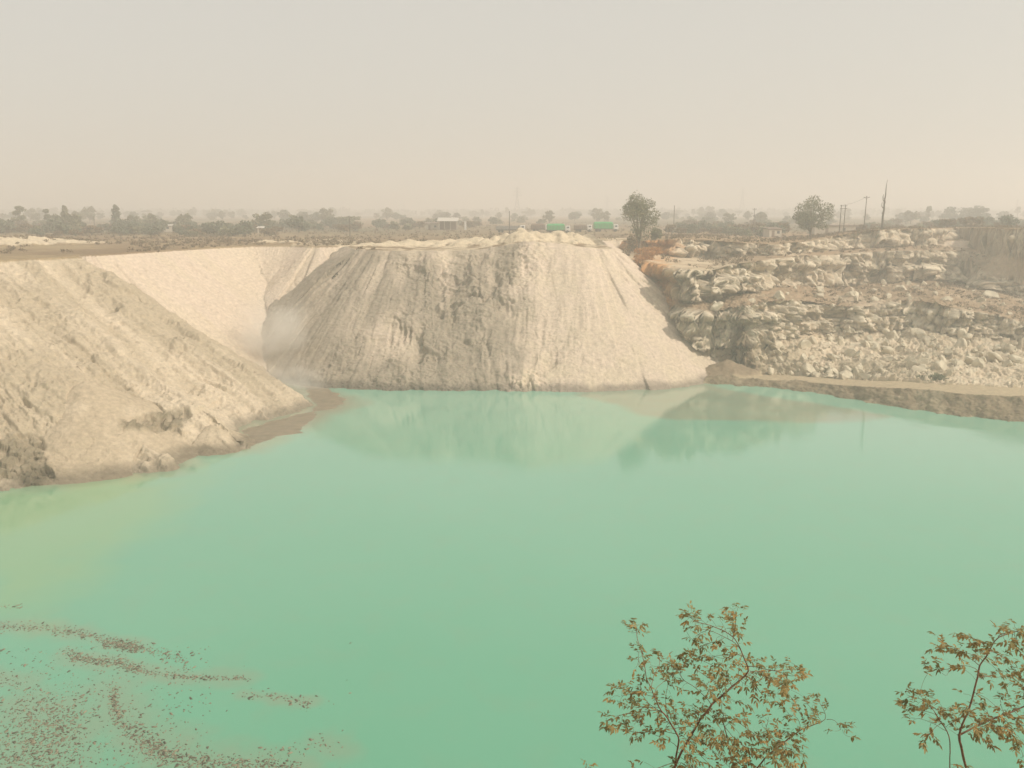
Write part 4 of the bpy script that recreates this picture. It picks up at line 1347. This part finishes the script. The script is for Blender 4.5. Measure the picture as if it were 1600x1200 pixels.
# ------------------------------------------------------------------ saplings on the near bank
def sapling(name, label, stems, lobes, depth, seed, natt=66, leafscale=.84):
    r = np.random.default_rng(seed)
    def W3(px, py, dd): return np.array(at_y(px, py, dd))
    nodes = []; par = []; fixed = []
    bx, by = None, None
    for st in stems:
        prev = -1
        pts = []
        for (px, py, dd) in st: pts.append(W3(px, py, depth + dd))
        # root the stem in the slope
        g = pts[0].copy()
        if nodes and st[0][1] < 1240:
            dl = [np.linalg.norm(pts[0] - q) for q in nodes]; prev = int(np.argmin(dl)); pts = [nodes[prev]] + pts[1:]
        else:
            if bx is None: bx = (g[0], g[1])
            base = np.array([bx[0] + r.uniform(-.12, .12), bx[1] + r.uniform(-.1, .1), 0]); base[2] = float(near_z(base[:1], base[1:2])[0]) - .15
            pts = [base] + pts
            nodes.append(base); par.append(-1); prev = len(nodes) - 1
        for a, b in zip(pts[:-1], pts[1:]):
            L = np.linalg.norm(b - a); k = max(1, int(L / .07))
            for i in range(1, k + 1):
                q = a + (b - a) * i / k + r.normal(0, .008, 3)
                nodes.append(q); par.append(prev); prev = len(nodes) - 1
    att = []
    for (px, py, rx, ry) in lobes:
        c = W3(px, py, depth)
        sx = rx / F * depth; sz = ry / F * depth
        n = int(natt * max(.5, (rx * ry) / 1600.0))
        d = r.normal(size=(n, 3)); d /= np.linalg.norm(d, axis=1, keepdims=True); d *= r.uniform(0, 1, (n, 1)) ** .4
        off = r.uniform(-.35, .35)
        att.append(c + d * np.array([sx, max(sx, sz) * 1.1, sz]) + np.array([0, off, 0]))
    att = np.concatenate(att)
    alive = np.ones(len(att), bool)
    N = np.array(nodes)
    step = .055
    for it in range(90):
        if not alive.any(): break
        idx_ = np.where(alive)[0]
        dm = np.linalg.norm(att[idx_][:, None] - N[None], axis=2)
        nn = dm.argmin(1); dmin = dm[np.arange(len(idx_)), nn]
        alive[idx_[dmin < .075]] = False
        new = []
        for j in np.unique(nn):
            sel = (nn == j) & (dmin >= .075) & (dmin < 1.6)
            if not sel.any(): continue
            v_ = att[idx_[sel]] - N[j]; v_ /= np.linalg.norm(v_, axis=1, keepdims=True)
            dv_ = v_.mean(0) + r.normal(0, .16, 3)
            p_ = par[j]
            if p_ >= 0:
                q = N[j] - N[p_]; dv_ = dv_ + .35 * q / (np.linalg.norm(q) + 1e-6)
            dv_ /= np.linalg.norm(dv_) + 1e-9
            new.append((N[j] + dv_ * step, int(j)))
        if not new: break
        for p_, j in new: nodes.append(p_); par.append(j)
        N = np.array(nodes)
        if len(N) > 11000: break
    n = len(nodes); par = np.array(par)
    ch = [[] for _ in range(n)]
    for i, p_ in enumerate(par):
        if p_ >= 0: ch[p_].append(i)
    rad = np.zeros(n); tips = []
    for i in range(n - 1, -1, -1):
        if not ch[i]: rad[i] = .0017; tips.append(i)
        else: rad[i] = (sum(rad[c] ** 2.35 for c in ch[i])) ** (1 / 2.35)
    rad = np.minimum(rad * 1.05, .036)
    mb = MB()
    started = [False] * n
    for i in range(n):
        if par[i] == -1 or (par[i] >= 0 and (len(ch[par[i]]) > 1 and i != max(ch[par[i]], key=lambda c: rad[c]))):
            chain = ([par[i]] if par[i] >= 0 else []) + [i]
            c = i
            while ch[c]:
                c = max(ch[c], key=lambda q: rad[q]); chain.append(c)
            if len(chain) < 2: continue
            rd = [rad[q] for q in chain]
            if par[i] >= 0: rd[0] = min(rd[0], rd[1] * 1.3)
            pts = [nodes[q] for q in chain]
            if len(pts) > 3:
                P_ = np.array(pts); P_[1:-1] = (P_[:-2] + 2 * P_[1:-1] + P_[2:]) / 4; pts = list(P_)
            mb.tube(pts, rd, 6 if rd[0] > .008 else 4, cap=False)
    root = empty(name, (bx[0], bx[1], float(near_z(np.array([bx[0]]), np.array([bx[1]]))[0])))
    off = Vector(root.location)
    mb.v = [tuple(Vector(p) - off) for p in mb.v]
    mb.build('trunk', M_STEM, root, True)
    # compound leaves
    VV = []; FF = []; RN = []; nv = 0
    up = np.array([0, 0, 1.0])
    def leaflet(p, d, nrm, L, W_, rn):
        nonlocal nv
        s_ = np.cross(d, nrm); s_ /= np.linalg.norm(s_) + 1e-9; nrm = np.cross(s_, d)
        cv = r.uniform(.05, .3) * L
        prof = [(0, .12), (.25, .8), (.55, 1.0), (.82, .55), (1.0, .03)]
        row = []
        for t, w_ in prof:
            c = p + d * L * t - up * cv * t * t
            e = s_ * W_ * w_
            row += [c + e + nrm * W_ * .35 * w_, c, c - e + nrm * W_ * .35 * w_]
        VV.extend(row)
        for k in range(4):
            a = nv + k * 3
            FF.append((a, a + 1, a + 4, a + 3)); FF.append((a + 1, a + 2, a + 5, a + 4))
        RN.extend([rn] * 15); nv += 15
    leafy = [i for i in range(n) if rad[i] < .0042]
    for i in leafy:
        tip = not ch[i]
        if not tip and r.uniform() > .4: continue
        p_ = par[i]
        if p_ < 0: continue
        d0 = nodes[i] - nodes[p_]; d0 /= np.linalg.norm(d0) + 1e-9
        d0 = d0 + r.normal(0, .45, 3) + np.array([0, 0, .1]); d0 /= np.linalg.norm(d0)
        Lr = r.uniform(.06, .12) * leafscale
        m_ = r.integers(2, 4)
        rn0 = np.clip(r.normal(.45, .28), 0, 1)
        sd_ = np.cross(d0, up); sd_ /= np.linalg.norm(sd_) + 1e-9
        for k in range(m_):
            bp = nodes[i] + d0 * Lr * (k + .6) / m_
            for s in (-1, 1):
                dd_ = d0 * .55 + sd_ * s * .8 - up * r.uniform(-.1, .6) + r.normal(0, .25, 3); dd_ /= np.linalg.norm(dd_)
                nr = up + r.normal(0, .45, 3)
                leaflet(bp, dd_, nr, r.uniform(.05, .082) * leafscale, r.uniform(.012, .020) * leafscale, np.clip(rn0 + r.normal(0, .12), 0, 1))
        dd_ = d0 - up * r.uniform(.1, .6); dd_ /= np.linalg.norm(dd_)
        leaflet(nodes[i] + d0 * Lr, dd_, up + r.normal(0, .4, 3), .085 * leafscale, .016 * leafscale, rn0)
    VV = np.array(VV) - np.array(off)[None]
    mesh_np('foliage', VV, [np.array(FF)], M_LEAF_DRY, root, smooth=True, attrs={'rnd': np.array(RN)})
    tag(root, label, 'sapling')
    return root


M_STEM = simple('stem', (.15, .085, .05), (.26, .15, .085), 20, .7, bump=.2)
sapling('sapling', 'dusty brown leaved sapling rising in the middle of the bottom edge',
        [[(1025, 1320, 0), (1052, 1205, 0), (1080, 1145, .05), (1112, 1100, .05), (1150, 1068, .1), (1172, 1048, .1), (1152, 1005, .1)],
         [(1052, 1205, 0), (1062, 1150, -.15), (1030, 1105, -.25), (1010, 1060, -.3), (1003, 1015, -.3)],
         [(1160, 1330, .2), (1155, 1230, .3), (1135, 1150, .3), (1128, 1110, .25)],
         [(1155, 1230, .3), (1200, 1180, .2), (1250, 1140, .1), (1300, 1122, 0)]],
        [(996, 994, 18, 12), (1000, 1002, 22, 18), (1020, 1045, 45, 22), (990, 1095, 45, 28), (958, 1115, 22, 12), (1092, 975, 26, 14), (1105, 1005, 35, 30), (1150, 960, 22, 14), (1145, 1010, 40, 35), (1208, 1035, 48, 22), (1245, 1060, 22, 14),
         (1100, 1060, 60, 30), (1180, 1085, 75, 30), (1262, 1118, 55, 20), (1305, 1124, 20, 8), (1050, 1120, 60, 30), (995, 1150, 30, 20), (1120, 1140, 70, 30), (1190, 1145, 60, 30), (1110, 1190, 80, 35), (1230, 1175, 45, 30), (1010, 1190, 36, 14), (1170, 1215, 60, 25), (1060, 1080, 30, 24)],
        9.4, 301)
sapling('sapling', 'thinner dusty sapling with an arching top at the bottom right corner',
        [[(1520, 1330, 0), (1512, 1210, 0), (1497, 1150, 0), (1520, 1090, .05), (1530, 1040, .1), (1560, 995, .1), (1590, 985, .15)],
         [(1480, 1330, -.1), (1484, 1200, -.15), (1483, 1150, -.1), (1460, 1110, -.1)],
         [(1497, 1150, 0), (1545, 1125, .1), (1600, 1105, .2), (1650, 1090, .2)]],
        [(1562, 975, 26, 10), (1515, 998, 25, 15), (1480, 1010, 10, 6), (1592, 1000, 22, 18), (1470, 1055, 30, 14), (1510, 1045, 40, 20), (1565, 1055, 35, 32), (1612, 1050, 35, 40), (1425, 1112, 16, 12), (1450, 1105, 40, 20), (1500, 1105, 45, 22),
         (1560, 1110, 45, 25), (1610, 1120, 40, 35), (1475, 1140, 45, 16), (1545, 1150, 45, 20), (1600, 1170, 30, 20), (1650, 1080, 40, 50), (1440, 1135, 18, 12), (1485, 1185, 20, 8)],
        9.0, 302, 56, .84)
sapling('sapling', 'small sprig just showing at the bottom edge left of the big sapling',
        [[(905, 1340, 0), (912, 1240, 0), (918, 1200, 0)]], [(920, 1190, 14, 6), (938, 1196, 10, 5), (900, 1215, 25, 10), (930, 1230, 30, 14)], 9.2, 303, 30)
sapling('sapling', 'low tips of a sprig at the bottom edge right of the big sapling',
        [[(1300, 1340, 0), (1302, 1250, 0), (1303, 1215, 0)]], [(1302, 1198, 14, 6), (1290, 1215, 20, 10), (1320, 1225, 25, 10)], 9.3, 304, 30)

# straw tussock in the corner
def tussock(px, py, depth, n, hgt, seed, label):
    r = np.random.default_rng(seed)
    x0, y0, _z = at_y(px, py, depth)
    z0 = float(near_z(np.array([x0]), np.array([y0]))[0]) - .1
    VV = []; FF = []; RN = []
    for i in range(n):
        a = r.uniform(0, 6.28); q = r.uniform(0, .32)
        p = np.array([math.cos(a) * q, math.sin(a) * q, 0]); d = np.array([math.cos(a) * r.uniform(.05, .5), math.sin(a) * r.uniform(.05, .5), 1.0])
        L = hgt * r.uniform(.5, 1.1); w_ = r.uniform(.003, .006); s_ = np.array([-math.sin(a + 1), math.cos(a + 1), 0])
        b0 = len(VV)
        for k in range(5):
            t = k / 4; c = p + d * L * t + np.array([d[0], d[1], -.35]) * L * t * t * .6
            VV += [c - s_ * w_ * (1 - t * .85), c + s_ * w_ * (1 - t * .85)]
        for k in range(4): FF.append((b0 + 2 * k, b0 + 2 * k + 1, b0 + 2 * k + 3, b0 + 2 * k + 2))
        RN += [r.uniform()] * 10
    o = mesh_np('grass_tussock', np.array(VV), [np.array(FF)], M_STRAW, attrs={'rnd': np.array(RN)})
    o.location = (x0, y0, z0)
    tag(o, label, 'grass tussock', None)
tussock(1592, 1230, 8.4, 900, 1.15, 71, 'orange dry grass tussock poking into the bottom right corner')

# ------------------------------------------------------------------ dust blowing off the dumped sand
def dust():
    m = bpy.data.materials.new('dust_air'); m.use_nodes = True
    n = m.node_tree; n.nodes.clear()
    out = n.nodes.new('ShaderNodeOutputMaterial'); v = n.nodes.new('ShaderNodeVolumePrincipled')
    v.inputs['Color'].default_value = (1.0, .97, .91, 1); v.inputs['Anisotropy'].default_value = .1
    tc_ = n.nodes.new('ShaderNodeTexCoord')
    ln = n.nodes.new('ShaderNodeVectorMath'); ln.operation = 'LENGTH'
    n.links.new(tc_.outputs['Object'], ln.inputs[0])
    mr = n.nodes.new('ShaderNodeMapRange'); mr.interpolation_type = 'SMOOTHSTEP'
    mr.inputs[1].default_value = .15; mr.inputs[2].default_value = 1.0; mr.inputs[3].default_value = 1.0; mr.inputs[4].default_value = 0.0
    n.links.new(ln.outputs['Value'], mr.inputs[0])
    ns = n.nodes.new('ShaderNodeTexNoise'); ns.inputs['Scale'].default_value = 2.2; ns.inputs['Detail'].default_value = 3
    n.links.new(tc_.outputs['Object'], ns.inputs['Vector'])
    nr = n.nodes.new('ShaderNodeMapRange'); nr.inputs[1].default_value = .35; nr.inputs[2].default_value = .7
    n.links.new(ns.outputs[0], nr.inputs[0])
    mu = n.nodes.new('ShaderNodeMath'); mu.operation = 'MULTIPLY'; n.links.new(mr.outputs[0], mu.inputs[0]); n.links.new(nr.outputs[0], mu.inputs[1])
    mu2 = n.nodes.new('ShaderNodeMath'); mu2.operation = 'MULTIPLY'; n.links.new(mu.outputs[0], mu2.inputs[0]); mu2.inputs[1].default_value = .28
    n.links.new(mu2.outputs[0], v.inputs['Density']); n.links.new(v.outputs[0], out.inputs['Volume'])
    m.cycles.volume_step_rate = 2.0
    import bmesh
    for (px, py, D, rx, ry, rz, lb) in ((428, 530, 149, 9.5, 8, 12, 'pale dust cloud billowing up at the foot of the cove'), (468, 598, 138, 10, 8, 5.0, 'low dust drifting over the silt at the cove mouth')):
        bm = bmesh.new(); bmesh.ops.create_icosphere(bm, subdivisions=3, radius=1)
        me = bpy.data.meshes.new('dust_cloud'); bm.to_mesh(me); bm.free(); me.materials.append(m)
        o = bpy.data.objects.new('dust_cloud', me); COL.objects.link(o)
        o.location = at_y(px, py, D); o.scale = (rx, ry, rz); o.rotation_euler = (0, .35, 0)
        tag(o, lb, kind='stuff')
dust()


# ------------------------------------------------------------------ air
def haze():
    mb = MB().box((0, 3800, 38), (14000, 9400, 90))
    m = bpy.data.materials.new('haze_air'); m.use_nodes = True
    n = m.node_tree; n.nodes.clear()
    out = n.nodes.new('ShaderNodeOutputMaterial')
    v = n.nodes.new('ShaderNodeVolumePrincipled')
    v.inputs['Color'].default_value = (.985, .947, .905, 1)
    v.inputs['Density'].default_value = HAZE_DENSITY
    v.inputs['Anisotropy'].default_value = .2
    n.links.new(v.outputs[0], out.inputs['Volume'])
    o = mb.build('haze', m)
    tag(o, 'pale dusty haze over the quarry', kind='stuff')
haze()
